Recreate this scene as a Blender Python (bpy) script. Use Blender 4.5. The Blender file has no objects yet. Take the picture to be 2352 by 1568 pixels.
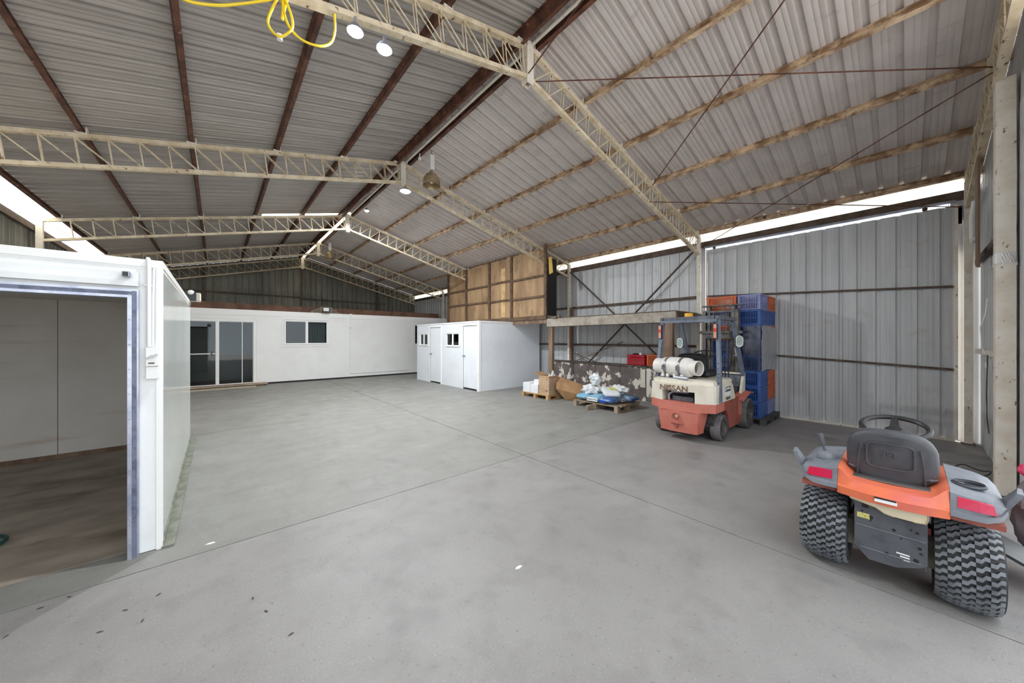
import bpy, math, random
from mathutils import Vector, Matrix, noise
random.seed(7)
PI = math.pi
SC = bpy.context.scene
COL = SC.collection
def lin(c):
    r = [(x/255.0) for x in c]
    return tuple([(x/12.92 if x <= .04045 else ((x+.055)/1.055)**2.4) for x in r] + [1.0])
# ---------------- camera, world, light, exposure ----------------
cd = bpy.data.cameras.new('camera'); cam = bpy.data.objects.new('camera', cd); COL.objects.link(cam)
cam.location = (0, 0, 1.6); cam.rotation_euler = (PI/2, 0, math.radians(-40.9))
cd.sensor_width = 36; cd.lens = 784/2352*36; cd.shift_y = -6/2352; cd.clip_start = .05; cd.clip_end = 200
SC.camera = cam
w = bpy.data.worlds.new('sky'); SC.world = w; w.use_nodes = True
bg = w.node_tree.nodes['Background']; bg.inputs[0].default_value = (.90, .955, 1.0, 1); bg.inputs[1].default_value = 1.0
sd = bpy.data.lights.new('sun', 'SUN'); sd.energy = 9.0; sd.angle = math.radians(1.0); sd.color = (1, .95, .88)
so = bpy.data.objects.new('sun', sd); COL.objects.link(so); so.rotation_euler = (math.radians(-28), math.radians(18), 0)
def area(name, loc, power, size, color=(1, 1, 1), rot=(0, 0, 0)):
    d = bpy.data.lights.new(name, 'AREA'); d.energy = power; d.size = size; d.color = color; d.shape = 'DISK'
    o = bpy.data.objects.new(name, d); o.location = loc; o.rotation_euler = rot; COL.objects.link(o); return o
vs = SC.view_settings
vs.view_transform = 'Standard'; vs.look = 'None'; vs.gamma = 1; vs.exposure = 1.48
try: vs.use_curve_mapping = False
except Exception: pass

# ---------------- materials ----------------
def mat(name, c1, c2=None, scale=4, lo=.45, hi=.6, rough=.6, metal=0, bump=0, bscale=60, stretch=(1,1,1),
        c3=None, scale3=20, lo3=.55, hi3=.65, stretch3=None, spec=.5, world=False, detail=6):
    m = bpy.data.materials.new(name); m.use_nodes = True
    nt = m.node_tree; N = nt.nodes; L = nt.links; p = N['Principled BSDF']
    p.inputs['Roughness'].default_value = rough; p.inputs['Metallic'].default_value = metal
    p.inputs['Specular IOR Level'].default_value = spec
    p.inputs['Base Color'].default_value = lin(c1)
    if world: src = N.new('ShaderNodeNewGeometry').outputs['Position']
    else: src = N.new('ShaderNodeTexCoord').outputs['Object']
    def nz(sc, st):
        mp = N.new('ShaderNodeMapping'); mp.inputs['Scale'].default_value = st; L.new(src, mp.inputs['Vector'])
        n = N.new('ShaderNodeTexNoise'); n.inputs['Scale'].default_value = sc; n.inputs['Detail'].default_value = detail
        n.inputs['Roughness'].default_value = .6; L.new(mp.outputs[0], n.inputs['Vector']); return n.outputs['Fac']
    cur = None
    def layer(cur, base, col, sc, st, lo, hi):
        r = N.new('ShaderNodeMapRange'); r.inputs['From Min'].default_value = lo; r.inputs['From Max'].default_value = hi
        L.new(nz(sc, st), r.inputs['Value'])
        mx = N.new('ShaderNodeMix'); mx.data_type = 'RGBA'; L.new(r.outputs[0], mx.inputs['Factor'])
        if cur is None: mx.inputs[6].default_value = base
        else: L.new(cur, mx.inputs[6])
        mx.inputs[7].default_value = col
        return mx.outputs[2]
    if c2: cur = layer(cur, lin(c1), lin(c2), scale, stretch, lo, hi)
    if c3: cur = layer(cur, lin(c1), lin(c3), scale3, stretch3 or stretch, lo3, hi3)
    if cur is not None: L.new(cur, p.inputs['Base Color'])
    if bump:
        b = N.new('ShaderNodeBump'); b.inputs['Strength'].default_value = bump; b.inputs['Distance'].default_value = .01
        L.new(nz(bscale, (1,1,1)), b.inputs['Height']); L.new(b.outputs[0], p.inputs['Normal'])
    return m
def emit(name, col, strength):
    m = bpy.data.materials.new(name); m.use_nodes = True; p = m.node_tree.nodes['Principled BSDF']
    p.inputs['Base Color'].default_value = lin(col); p.inputs['Emission Color'].default_value = lin(col)
    p.inputs['Emission Strength'].default_value = strength; return m
def glassy(name, tint, gloss=.25, rough=.02, transp=(1,1,1)):
    m = bpy.data.materials.new(name); m.use_nodes = True; nt = m.node_tree; N = nt.nodes; L = nt.links
    N.remove(N['Principled BSDF']); out = N['Material Output']
    t = N.new('ShaderNodeBsdfTransparent'); t.inputs[0].default_value = lin(tint)
    g = N.new('ShaderNodeBsdfGlossy'); g.inputs['Roughness'].default_value = rough; g.inputs[0].default_value = (.9,.93,.95,1)
    f = N.new('ShaderNodeFresnel'); f.inputs[0].default_value = 1.5
    a = N.new('ShaderNodeMath'); a.operation = 'ADD'; a.inputs[1].default_value = gloss; L.new(f.outputs[0], a.inputs[0])
    mx = N.new('ShaderNodeMixShader'); L.new(a.outputs[0], mx.inputs[0]); L.new(t.outputs[0], mx.inputs[1]); L.new(g.outputs[0], mx.inputs[2])
    L.new(mx.outputs[0], out.inputs[0]); return m
def translucent(name, col, frac=.75):
    m = bpy.data.materials.new(name); m.use_nodes = True; nt = m.node_tree; N = nt.nodes; L = nt.links
    N.remove(N['Principled BSDF']); out = N['Material Output']
    t = N.new('ShaderNodeBsdfTranslucent'); t.inputs[0].default_value = lin(col)
    d = N.new('ShaderNodeBsdfDiffuse'); d.inputs[0].default_value = lin(col)
    mx = N.new('ShaderNodeMixShader'); mx.inputs[0].default_value = frac; L.new(d.outputs[0], mx.inputs[1]); L.new(t.outputs[0], mx.inputs[2])
    L.new(mx.outputs[0], out.inputs[0]); return m

SHEETC = dict(rough=.45, metal=.12, spec=.4, world=True)
m_roof = mat('galvanised roof sheet', (216,208,204), (202,194,190), scale=2.2, lo=.35, hi=.7, stretch=(1,1,.6), c3=(168,158,150), scale3=9, lo3=.6, hi3=.85, stretch3=(1,.25,1), **SHEETC)
m_roofl = mat('shaded roof sheet', (186,180,175), (164,158,153), scale=2.0, lo=.35, hi=.7, stretch=(.3,2,1), c3=(150,142,134), scale3=5, lo3=.6, hi3=.9, stretch3=(.4,2,1), **SHEETC)  # same sheet as the right slope, its weaker light painted as darker grey
m_wall = mat('galvanised wall sheet', (208,209,210), (190,192,195), scale=2.5, lo=.35, hi=.7, stretch=(1,2,.25), c3=(184,176,162), scale3=3, lo3=.6, hi3=.85, stretch3=(1,1,1.5), **SHEETC)
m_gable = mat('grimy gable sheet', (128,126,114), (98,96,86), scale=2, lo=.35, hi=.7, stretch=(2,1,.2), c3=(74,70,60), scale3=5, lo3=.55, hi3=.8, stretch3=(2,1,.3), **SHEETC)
m_translu = translucent('translucent fibreglass', (252,248,232))
m_cream = mat('cream painted steel', (232,218,192), (206,188,156), scale=6, lo=.4, hi=.62, c3=(112,70,42), scale3=16, lo3=.6, hi3=.68, rough=.6, world=True)
m_creamfar = m_cream
m_column = mat('chalky painted column', (240,234,222), (224,214,198), scale=5, lo=.4, hi=.65, c3=(110,82,62), scale3=22, lo3=.63, hi3=.7, stretch3=(1,1,.5), rough=.6, world=True)
m_rust = mat('red oxide steel', (112,72,54), (74,46,36), scale=6, lo=.4, hi=.6, c3=(158,124,104), scale3=11, lo3=.6, hi3=.72, rough=.7, world=True, stretch3=(2,1,1))
m_tanp = mat('mottled tan purlin', (224,198,166), (150,118,90), scale=5, lo=.40, hi=.60, c3=(90,62,46), scale3=9, lo3=.58, hi3=.7, rough=.65, world=True)  # pale patches in the mottling paint light reflected off the galvanised sheet
m_brace = mat('brown steel angle', (104,88,78), (82,66,56), scale=7, lo=.4, hi=.6, rough=.7, world=True)
m_timber = mat('old grey brown timber', (142,118,98), (112,90,72), scale=6, lo=.4, hi=.6, stretch=(1,1,.2), rough=.8, world=True)
m_beamsteel = mat('grey painted channel', (176,168,156), (146,134,120), scale=4, lo=.4, hi=.65, c3=(110,82,60), scale3=12, lo3=.62, hi3=.75, rough=.6, world=True)
m_ply = mat('stained plywood', (186,154,116), (152,122,92), scale=1.6, lo=.38, hi=.62, stretch=(1,1.5,.5), c3=(116,92,72), scale3=3, lo3=.55, hi3=.75, rough=.7, world=True)
m_plypale = mat('pale ply strip', (214,182,130), (190,156,108), scale=4, rough=.7)
m_plyframe = mat('brown timber framing', (112,88,68), (84,66,52), scale=7, rough=.8, world=True)
m_office = mat('white panel', (240,240,238), (236,235,233), scale=1.2, rough=.35, world=True)
m_cube = mat('white blue panel', (236,240,246), (230,234,240), scale=1.2, rough=.4, world=True)
m_trimw = mat('white aluminium trim', (244,244,242), rough=.35)
m_cool = mat('coolroom white panel', (238,240,240), (228,230,230), scale=1.5, rough=.3, c3=(206,204,196), scale3=14, lo3=.66, hi3=.8, world=True)
m_coolside = mat('coolroom glossy side', (228,232,228), (218,222,217), scale=.6, rough=.12, stretch=(1,.5,.5), world=True)
m_coolin = mat('dusty coolroom lining', (226,221,214), (212,206,198), scale=1.4, lo=.35, hi=.7, rough=.5, c3=(186,164,146), scale3=2.2, lo3=.6, hi3=.85, stretch3=(.4,1,3), world=True)
m_galv = mat('bright galvanised trim', (186,190,202), (150,156,176), scale=8, lo=.4, hi=.65, rough=.32, metal=.6, world=True)
m_blueseal = mat('blue grey seal', (112,118,142), (84,90,112), scale=12, rough=.4, world=True)
m_dark = mat('near black', (30,29,30), rough=.7)
m_black = mat('black plastic', (34,34,36), (44,44,46), scale=8, rough=.45)
m_glass = glassy('window glass', (190,196,196), .0)
m_film = glassy('stretch wrap film', (244,245,247), .08, .3)
_nt = m_film.node_tree; _o = _nt.nodes['Material Output']; _prev = _o.inputs[0].links[0].from_socket
_d = _nt.nodes.new('ShaderNodeBsdfDiffuse'); _d.inputs[0].default_value = lin((226,228,232)); _m = _nt.nodes.new('ShaderNodeMixShader'); _m.inputs[0].default_value = .34
m_film2 = glassy('thin stretch film', (240,242,244), .10, .22)
_nt.links.new(_prev, _m.inputs[1]); _nt.links.new(_d.outputs[0], _m.inputs[2]); _nt.links.new(_m.outputs[0], _o.inputs[0])
m_blind = mat('grey blinds', (238,238,238), (216,216,216), scale=4, stretch=(12,1,.2), rough=.7)
m_yellow = mat('yellow cord', (248,214,40), rough=.45)
m_lampalu = mat('dusty aluminium dome', (178,158,126), (150,130,102), scale=6, rough=.35, metal=.4)
m_white = mat('white plastic', (238,238,236), rough=.4)
m_led = emit('led face', (240,246,255), 60)
m_green = mat('green hose', (28,74,70), rough=.4)

def floor_mat():
    m = bpy.data.materials.new('concrete floor'); m.use_nodes = True; nt = m.node_tree; N = nt.nodes; L = nt.links; p = N['Principled BSDF']
    g = N.new('ShaderNodeNewGeometry').outputs['Position']
    def nz(sc, d=6, st=None, r=.6):
        s = g
        if st:
            mp = N.new('ShaderNodeMapping'); mp.inputs['Scale'].default_value = st; L.new(g, mp.inputs[0]); s = mp.outputs[0]
        n = N.new('ShaderNodeTexNoise'); n.inputs['Scale'].default_value = sc; n.inputs['Detail'].default_value = d; n.inputs['Roughness'].default_value = r
        L.new(s, n.inputs['Vector']); return n.outputs['Fac']
    def rng(v, lo, hi, a=0, b=1):
        r = N.new('ShaderNodeMapRange'); r.inputs[1].default_value = lo; r.inputs[2].default_value = hi; r.inputs[3].default_value = a; r.inputs[4].default_value = b
        L.new(v, r.inputs[0]); return r.outputs[0]
    def mix(f, a, b):
        x = N.new('ShaderNodeMix'); x.data_type = 'RGBA'; L.new(f, x.inputs[0])
        for i, v in ((6, a), (7, b)):
            if isinstance(v, tuple): x.inputs[i].default_value = v
            else: L.new(v, x.inputs[i])
        return x.outputs[2]
    def mul(a, b):
        x = N.new('ShaderNodeMath'); x.operation = 'MULTIPLY'
        for i, v in enumerate((a, b)):
            if isinstance(v, (int, float)): x.inputs[i].default_value = v
            else: L.new(v, x.inputs[i])
        return x.outputs[0]
    sep = N.new('ShaderNodeSeparateXYZ'); L.new(g, sep.inputs[0])
    c = mix(rng(nz(.9), .35, .68), lin((148,145,143)), lin((135,132,130)))
    c = mix(mul(rng(nz(3.2), .5, .7), .5), c, lin((122,119,117)))
    # slab further inside: greenish shade by the cool room painted olive, with streaks
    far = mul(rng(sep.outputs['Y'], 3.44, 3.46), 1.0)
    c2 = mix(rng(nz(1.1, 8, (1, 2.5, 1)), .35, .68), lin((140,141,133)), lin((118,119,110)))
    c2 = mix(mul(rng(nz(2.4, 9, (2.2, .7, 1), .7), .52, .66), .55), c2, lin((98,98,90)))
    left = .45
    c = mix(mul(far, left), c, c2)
    c = mix(mul(rng(nz(34, 3), .62, .72), .5), c, lin((100,96,93)))
    c = mix(mul(rng(nz(90, 2), .6, .75), .4), c, lin((190,188,185)))
    spots = mul(rng(nz(1.7, 2), .62, .75), .45); c = mix(spots, c, lin((104,103,105)))
    vor = N.new('ShaderNodeTexVoronoi'); vor.inputs['Scale'].default_value = 26; L.new(g, vor.inputs['Vector'])
    pit = mul(rng(vor.outputs['Distance'], .10, .05), rng(nz(1.3, 3), .5, .62)); c = mix(mul(pit, .55), c, lin((96,92,90)))
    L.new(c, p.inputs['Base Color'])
    L.new(rng(nz(2.5), .3, .7, .42, .66), p.inputs['Roughness'])
    p.inputs['Specular IOR Level'].default_value = .35
    b = N.new('ShaderNodeBump'); b.inputs['Strength'].default_value = .35; b.inputs['Distance'].default_value = .006
    L.new(nz(70, 5), b.inputs['Height']); L.new(b.outputs[0], p.inputs['Normal'])
    return m
m_floor = floor_mat()

# ---------------- mesh helpers ----------------
class MB:
    def __init__(s): s.v = []; s.f = []; s.mi = []; s.cur = 0
    def add(s, vs, fs):
        o = len(s.v); s.v += [tuple(v) for v in vs]; s.f += [tuple(i+o for i in f) for f in fs]; s.mi += [s.cur]*len(fs); return s
    def box(s, x0, x1, y0, y1, z0, z1):
        v = [(x, y, z) for z in (z0, z1) for y in (y0, y1) for x in (x0, x1)]
        return s.add(v, [(0,2,3,1),(4,5,7,6),(0,1,5,4),(2,6,7,3),(0,4,6,2),(1,3,7,5)])
    def bbox(s, x0, x1, y0, y1, z0, z1, b=.01):
        # box with chamfered edges on all axes
        b = min(b, (x1-x0)/2.01, (y1-y0)/2.01, (z1-z0)/2.01)
        vs = []; idx = {}
        cx = ((x0, 1), (x1, -1)); cy = ((y0, 1), (y1, -1)); cz = ((z0, 1), (z1, -1))
        for i, (x, sx) in enumerate(cx):
            for j, (y, sy) in enumerate(cy):
                for k, (z, sz) in enumerate(cz):
                    for a in range(3):
                        p = [x+sx*b, y+sy*b, z+sz*b]; p[a] = (x, y, z)[a]
                        idx[(i,j,k,a)] = len(vs); vs.append(tuple(p))
        F = []
        for a in range(3):
            for e in (0, 1):
                o = [0,1,2]; o.remove(a); q = []
                for (m, n) in ((0,0),(1,0),(1,1),(0,1)):
                    key = [0,0,0]; key[a] = e; key[o[0]] = m; key[o[1]] = n; q.append(idx[(key[0],key[1],key[2],a)])
                F.append(q)
        for a in range(3):   # edges along axis a
            o = [0,1,2]; o.remove(a)
            for m in (0,1):
                for n in (0,1):
                    k0 = [0,0,0]; k0[a] = 0; k0[o[0]] = m; k0[o[1]] = n; k1 = list(k0); k1[a] = 1
                    F.append([idx[(*k0, o[0])], idx[(*k1, o[0])], idx[(*k1, o[1])], idx[(*k0, o[1])]])
        for i in (0,1):
            for j in (0,1):
                for k in (0,1): F.append([idx[(i,j,k,0)], idx[(i,j,k,1)], idx[(i,j,k,2)]])
        return s.add(vs, F)
    def beam(s, p, q, w, h, up=(0,0,1)):
        p = Vector(p); q = Vector(q); d = (q-p).normalized(); u = Vector(up)
        if abs(d.dot(u)) > .98: u = Vector((0,1,0))
        r = d.cross(u).normalized(); u = r.cross(d).normalized()
        vs = [e + r*a*w/2 + u*b*h/2 for e in (p, q) for a, b in ((-1,-1),(1,-1),(1,1),(-1,1))]
        return s.add(vs, [(0,3,2,1),(4,5,6,7),(0,1,5,4),(1,2,6,5),(2,3,7,6),(3,0,4,7)])
    def tube(s, pts, r, n=8, closed=False, cap=True):
        pts = [Vector(p) for p in pts]; m = len(pts); rs = r if isinstance(r, (list, tuple)) else [r]*m
        base = len(s.v); vs = []; fs = []; prev = None
        for i, p in enumerate(pts):
            a = pts[i-1] if (i > 0 or closed) else p; b = pts[(i+1) % m] if (i < m-1 or closed) else p
            d = (b-a).normalized()
            if prev is None:
                u = Vector((0,0,1)) if abs(d.z) < .9 else Vector((1,0,0)); u = (u-d*u.dot(d)).normalized()
            else:
                u = (prev-d*prev.dot(d))
                u = u.normalized() if u.length > 1e-6 else Vector((1,0,0))
            prev = u; v = d.cross(u)
            for k in range(n):
                t = 2*PI*k/n; vs.append(p + (u*math.cos(t)+v*math.sin(t))*rs[i])
        for i in range(m-1 if not closed else m):
            for k in range(n):
                j = (i+1) % m; fs.append((i*n+k, i*n+(k+1) % n, j*n+(k+1) % n, j*n+k))
        if cap and not closed:
            fs.append(tuple(range(n-1, -1, -1))); fs.append(tuple((m-1)*n+k for k in range(n)))
        return s.add(vs, fs)
    def lathe(s, prof, n=32, axis='z', c=(0,0,0), closed=False):
        # prof: list of (radius, along)
        vs = []; fs = []; m = len(prof)
        for k in range(n):
            t = 2*PI*k/n; ct, st = math.cos(t), math.sin(t)
            for (r, a) in prof:
                if axis == 'z': p = (r*ct, r*st, a)
                elif axis == 'y': p = (r*ct, a, r*st)
                else: p = (a, r*ct, r*st)
                vs.append((p[0]+c[0], p[1]+c[1], p[2]+c[2]))
        for k in range(n):
            kk = (k+1) % n
            for i in range(m-1 if not closed else m):
                j = (i+1) % m; fs.append((k*m+i, kk*m+i, kk*m+j, k*m+j))
        return s.add(vs, fs)
    def prism(s, poly, a0, a1, axis='y'):
        # poly 2D points; axis y: (x,z); axis x: (y,z); axis z: (x,y)
        def P(p, a): return {'y': (p[0], a, p[1]), 'x': (a, p[0], p[1]), 'z': (p[0], p[1], a)}[axis]
        n = len(poly); vs = [P(p, a0) for p in poly]+[P(p, a1) for p in poly]
        fs = [tuple(range(n)), tuple(range(2*n-1, n-1, -1))]+[(i, (i+1) % n, n+(i+1) % n, n+i) for i in range(n)]
        return s.add(vs, fs)
    def loft(s, rings, cap=True, closed=True):
        n = len(rings[0]); vs = [p for r in rings for p in r]; fs = []
        for i in range(len(rings)-1):
            for k in range(n if closed else n-1): fs.append((i*n+k, i*n+(k+1) % n, (i+1)*n+(k+1) % n, (i+1)*n+k))
        if cap: fs.append(tuple(range(n-1, -1, -1))); fs.append(tuple((len(rings)-1)*n+k for k in range(n)))
        return s.add(vs, fs)
    def sphere(s, c, r, n=16, m=10, sc=(1,1,1)):
        vs = []; fs = []
        for i in range(m+1):
            a = PI*i/m
            for k in range(n):
                t = 2*PI*k/n; vs.append((c[0]+r*sc[0]*math.sin(a)*math.cos(t), c[1]+r*sc[1]*math.sin(a)*math.sin(t), c[2]+r*sc[2]*math.cos(a)))
        for i in range(m):
            for k in range(n): fs.append((i*n+k, i*n+(k+1) % n, (i+1)*n+(k+1) % n, (i+1)*n+k))
        return s.add(vs, fs)
    def xf(s, M):
        s.v = [tuple(M @ Vector(v)) for v in s.v]; return s
    def build(s, name, mats, parent=None, smooth=True, loc=None, label=None, kind=None, ang=35):
        me = bpy.data.meshes.new(name); me.from_pydata(s.v, [], s.f)
        if not isinstance(mats, (list, tuple)): mats = [mats]
        for m in mats: me.materials.append(m)
        if len(mats) > 1:
            me.polygons.foreach_set('material_index', s.mi)
        me.update()
        import bmesh
        bm = bmesh.new(); bm.from_mesh(me); bmesh.ops.remove_doubles(bm, verts=bm.verts, dist=1e-6)
        if smooth != 'open': bmesh.ops.recalc_face_normals(bm, faces=bm.faces)
        bm.to_mesh(me); bm.free()
        if smooth:
            me.shade_smooth(); me.set_sharp_from_angle(angle=math.radians(ang))
        o = bpy.data.objects.new(name, me); COL.objects.link(o)
        if parent: o.parent = parent
        if loc: o.location = loc
        if label: o['label'] = label
        if kind: o['kind'] = kind
        return o
def tag(o, label, cat, group=None):
    o['label'] = label; o['category'] = cat
    if group: o['group'] = group
    return o
def thing(name, label, cat, loc=(0,0,0), rz=0, group=None):
    o = bpy.data.objects.new(name, None); COL.objects.link(o); o.location = loc; o.rotation_euler = (0,0,rz); o.empty_display_size = .1
    return tag(o, label, cat, group)
def struct(o): o['kind'] = 'structure'; return o
def copy_tree(o, parent=None):
    c = o.copy(); COL.objects.link(c)
    if parent: c.parent = parent
    for ch in list(o.children): copy_tree(ch, c)
    return c
def text_mb(txt, size, extrude=.002, bold=0, font_sx=1.0, M=None):
    cu = bpy.data.curves.new('t', 'FONT'); cu.body = txt; cu.size = size; cu.extrude = extrude; cu.offset = bold; cu.align_x = 'CENTER'; cu.align_y = 'CENTER'
    cu.resolution_u = 3
    ob = bpy.data.objects.new('t', cu); COL.objects.link(ob); bpy.context.view_layer.update()
    me = bpy.data.meshes.new_from_object(ob.evaluated_get(bpy.context.evaluated_depsgraph_get()))
    mb = MB(); mb.add([(v.co.x*font_sx, v.co.y, v.co.z) for v in me.vertices], [tuple(p.vertices) for p in me.polygons])
    bpy.data.objects.remove(ob); bpy.data.meshes.remove(me); bpy.data.curves.remove(cu)
    if M is not None: mb.xf(M)
    return mb
def frame_M(o, xdir, ydir):
    x = Vector(xdir).normalized(); y = Vector(ydir).normalized(); z = x.cross(y)
    return Matrix(((x.x,y.x,z.x,o[0]),(x.y,y.y,z.y,o[1]),(x.z,y.z,z.z,o[2]),(0,0,0,1)))

# corrugated sheet: ribs run along v, repeated along u
def ribbed(mb, o, u, v, n, W, L, pitch=.235, depth=.026, micro=.003, start=0.0, rw=.045):
    o = Vector(o); u = Vector(u).normalized(); v = Vector(v).normalized(); n = Vector(n).normalized()
    prof = []; a = start - pitch
    while a < W + pitch:
        c = a + pitch/2
        prof += [(a, 0), (c-rw/2-.008, 0), (c-rw/2+.004, depth), (c+rw/2-.004, depth), (c+rw/2+.008, 0)]
        if micro:
            q = (pitch-rw-.016)
            for fr in (.3, .62):
                s0 = c+rw/2+.008+q*fr; prof += [(s0-.006, 0), (s0, micro), (s0+.006, 0)]
        a += pitch
    prof = [(max(0, min(W, x)), y) for x, y in sorted(prof)]
    pr = []
    for p_ in prof:
        if not pr or p_[0] > pr[-1][0]+1e-6: pr.append(p_)
    vs = []
    for (x, d) in pr: vs += [o+u*x+n*d, o+u*x+n*d+v*L]
    fs = [(2*i, 2*i+2, 2*i+3, 2*i+1) for i in range(len(pr)-1)]
    return mb.add(vs, fs)

def holed(mb, a0, a1, z0, z1, t0, t1, holes, axis):
    """wall slab in plane perpendicular to 'axis' ('x' or 'y'), with rectangular holes (a0,a1,z0,z1)"""
    A = sorted({a0, a1, *[h[0] for h in holes], *[h[1] for h in holes]}); Z = sorted({z0, z1, *[h[2] for h in holes], *[h[3] for h in holes]})
    for i in range(len(A)-1):
        for j in range(len(Z)-1):
            ca = (A[i]+A[i+1])/2; cz = (Z[j]+Z[j+1])/2
            if any(h[0] < ca < h[1] and h[2] < cz < h[3] for h in holes): continue
            if axis == 'y': mb.box(A[i], A[i+1], t0, t1, Z[j], Z[j+1])
            else: mb.box(t0, t1, A[i], A[i+1], Z[j], Z[j+1])
    return mb

# ---------------- building dimensions ----------------
XR = 3.06; YB = 18.8; XL = -2.80; XW = 8.78; SL = .25; HR = 5.42
def T(x): return HR - SL*abs(x-XR)          # top of the trusses
FY = [-.62, 3.22, 7.16, 11.3, 15.3, 18.6]

# floor: slabs separated by joints
mb = MB(); g = .005
xs = [-9, 3.2, 14]; ys = [-14, -.75, 3.45, 7.75, 20]
for i in range(2):
    for j in range(4):
        mb.box(xs[i]+g, xs[i+1]-g, ys[j]+g, ys[j+1]-g, -.15, 0)
mb.box(-9, 14, -14, 20, -.17, -.012)
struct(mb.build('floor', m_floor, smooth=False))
# roof
def roof_side(sgn, x_eave, y0, y1, m, name):
    pr0 = Vector((XR, y0, HR+.115)); ln = math.hypot(x_eave-XR, SL*(x_eave-XR))
    v = Vector((sgn, 0, -SL)).normalized(); n = Vector((0,0,1))
    mb = MB(); ribbed(mb, pr0, (0,1,0), v, n, y1-y0, ln)
    return mb, pr0, v, ln
mb = MB()
v = Vector((-1,0,-SL)).normalized(); o = Vector((XR, -.9, HR+.115))
# left slope with the translucent slot near the third frame left open
def slope_piece(mb, sgn, y0, y1, xa, xb):
    v = Vector((sgn,0,-SL)).normalized(); o = Vector((xa, y0, HR+.115-SL*abs(xa-XR)))
    ribbed(mb, o, (0,1,0), v, (0,0,1), y1-y0, abs(xb-xa)*math.hypot(1,SL), rw=.055, depth=.034, micro=.004, start=-((y0+9) % .235))
slope_piece(mb, -1, -.9, 11.5, XR, -2.48); slope_piece(mb, -1, 11.5, 11.85, .95, -2.48); slope_piece(mb, -1, 11.85, YB+.1, XR, -2.48)
slope_piece(mb, -1, -.9, 2.5, -2.48, -3.3)
struct(mb.build('ceiling', m_roofl, smooth='open'))
mb = MB(); slope_piece(mb, 1, -.9, 11.3, XR+.02, XW+.12); slope_piece(mb, 1, 11.3, YB+.1, XR+.13, XW+.12)
struct(mb.build('ceiling', m_roof, smooth='open'))
# ridge capping
mb = MB(); mb.prism([(XR-.2, HR+.10), (XR, HR+.16), (XR+.2, HR+.10), (XR+.2, HR+.115), (XR, HR+.175), (XR-.2, HR+.115)], -.9, 11.3, 'y')
struct(mb.build('trim_1', m_roof))
# skylights
mb = MB(); slope_piece(mb, -1, 2.5, YB, -2.48, -2.86)
tag(mb.build('skylight', m_translu, smooth='open'), 'long translucent roof strip along the left eave above the white cool room', 'skylight')
mb = MB(); slope_piece(mb, -1, 11.5, 11.85, XR-.03, .95)
tag(mb.build('skylight', m_translu, smooth='open'), 'short glowing translucent roof slot left of the ridge behind a truss', 'skylight')
mb = MB(); ribbed(mb, (XW-.01, -.7, 3.9), (0,1,0), (0,0,1), (1,0,0), YB+.7, .2, micro=0)
tag(mb.build('skylight', m_translu, smooth='open'), 'bright translucent strip along the top of the right wall', 'skylight')
mb = MB(); mb.prism([(XR-.06, HR+.112), (XR+.03, HR+.140), (XR+.18, HR+.100), (XR+.18, HR+.106), (XR+.03, HR+.148), (XR-.06, HR+.120)], 11.31, YB+.1, 'y')
tag(mb.build('ridge_light_strip', m_translu), 'thin bright translucent strip along the far end of the ridge', 'skylight')
# right wall
mb = MB(); ribbed(mb, (XW, 3.12, 0), (0,1,0), (0,0,1), (1,0,0), YB-3.12, 3.78, micro=.002)
struct(mb.build('wall_right', m_wall, smooth='open'))
# back gable
mb = MB()
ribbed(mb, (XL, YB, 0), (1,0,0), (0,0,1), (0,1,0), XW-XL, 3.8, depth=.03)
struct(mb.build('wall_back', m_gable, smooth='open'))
mb = MB(); n_ = int((XW-XL)/.235)
for i in range(n_+1):   # gable triangle, board by board
    x0 = XL+i*.235; x1 = min(x0+.235, XW); c = (x0+x1)/2
    zt = lambda x: HR+.1-SL*abs(x-XR)
    for a, b, d in ((x0, c-.03, 0), (c-.03, c-.02, None), (c-.02, c+.02, .03), (c+.02, c+.03, None), (c+.03, x1, 0)):
        d0 = 0 if d is None and a < c-.025 else (.03 if d is None else d); d1 = .03 if (d is None and a < c-.025) else (0 if d is None else d)
        if a >= XW: continue
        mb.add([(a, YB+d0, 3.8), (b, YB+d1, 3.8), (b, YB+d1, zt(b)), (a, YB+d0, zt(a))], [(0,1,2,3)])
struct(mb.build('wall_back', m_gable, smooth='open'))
mb = MB(); x0 = 5.3
while x0 < XW:
    x1 = min(x0+.235, XW); zt = lambda x: HR+.1-SL*abs(x-XR)
    mb.add([(x0, -.745, 3.93), (x1-.03, -.745, 3.93), (x1-.03, -.745, zt(x1-.03)), (x0, -.745, zt(x0))], [(0,1,2,3)])
    m1 = x1-.015; mb.add([(x1-.03, -.745, 3.93), (m1, -.775, 3.93), (m1, -.775, zt(m1)), (x1-.03, -.745, zt(x1-.03))], [(0,1,2,3)])
    mb.add([(m1, -.775, 3.93), (x1, -.745, 3.93), (x1, -.745, zt(x1)), (m1, -.775, zt(m1))], [(0,1,2,3)]); x0 = x1
struct(mb.build('wall_front', m_wall, smooth='open'))
# left wall
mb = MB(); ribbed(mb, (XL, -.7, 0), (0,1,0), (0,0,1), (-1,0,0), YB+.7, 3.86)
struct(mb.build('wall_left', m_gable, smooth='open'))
# front wall right of the opening
mb = MB(); ribbed(mb, (5.3, -.74, 0), (1,0,0), (0,0,1), (0,-1,0), XW-5.3, 3.95); ribbed(mb, (XW+.02, -.78, 0), (0,1,0), (0,0,1), (1,0,0), .34, 3.9)
struct(mb.build('wall_front', m_wall, smooth='open'))
# outside apron ground already in floor

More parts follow.
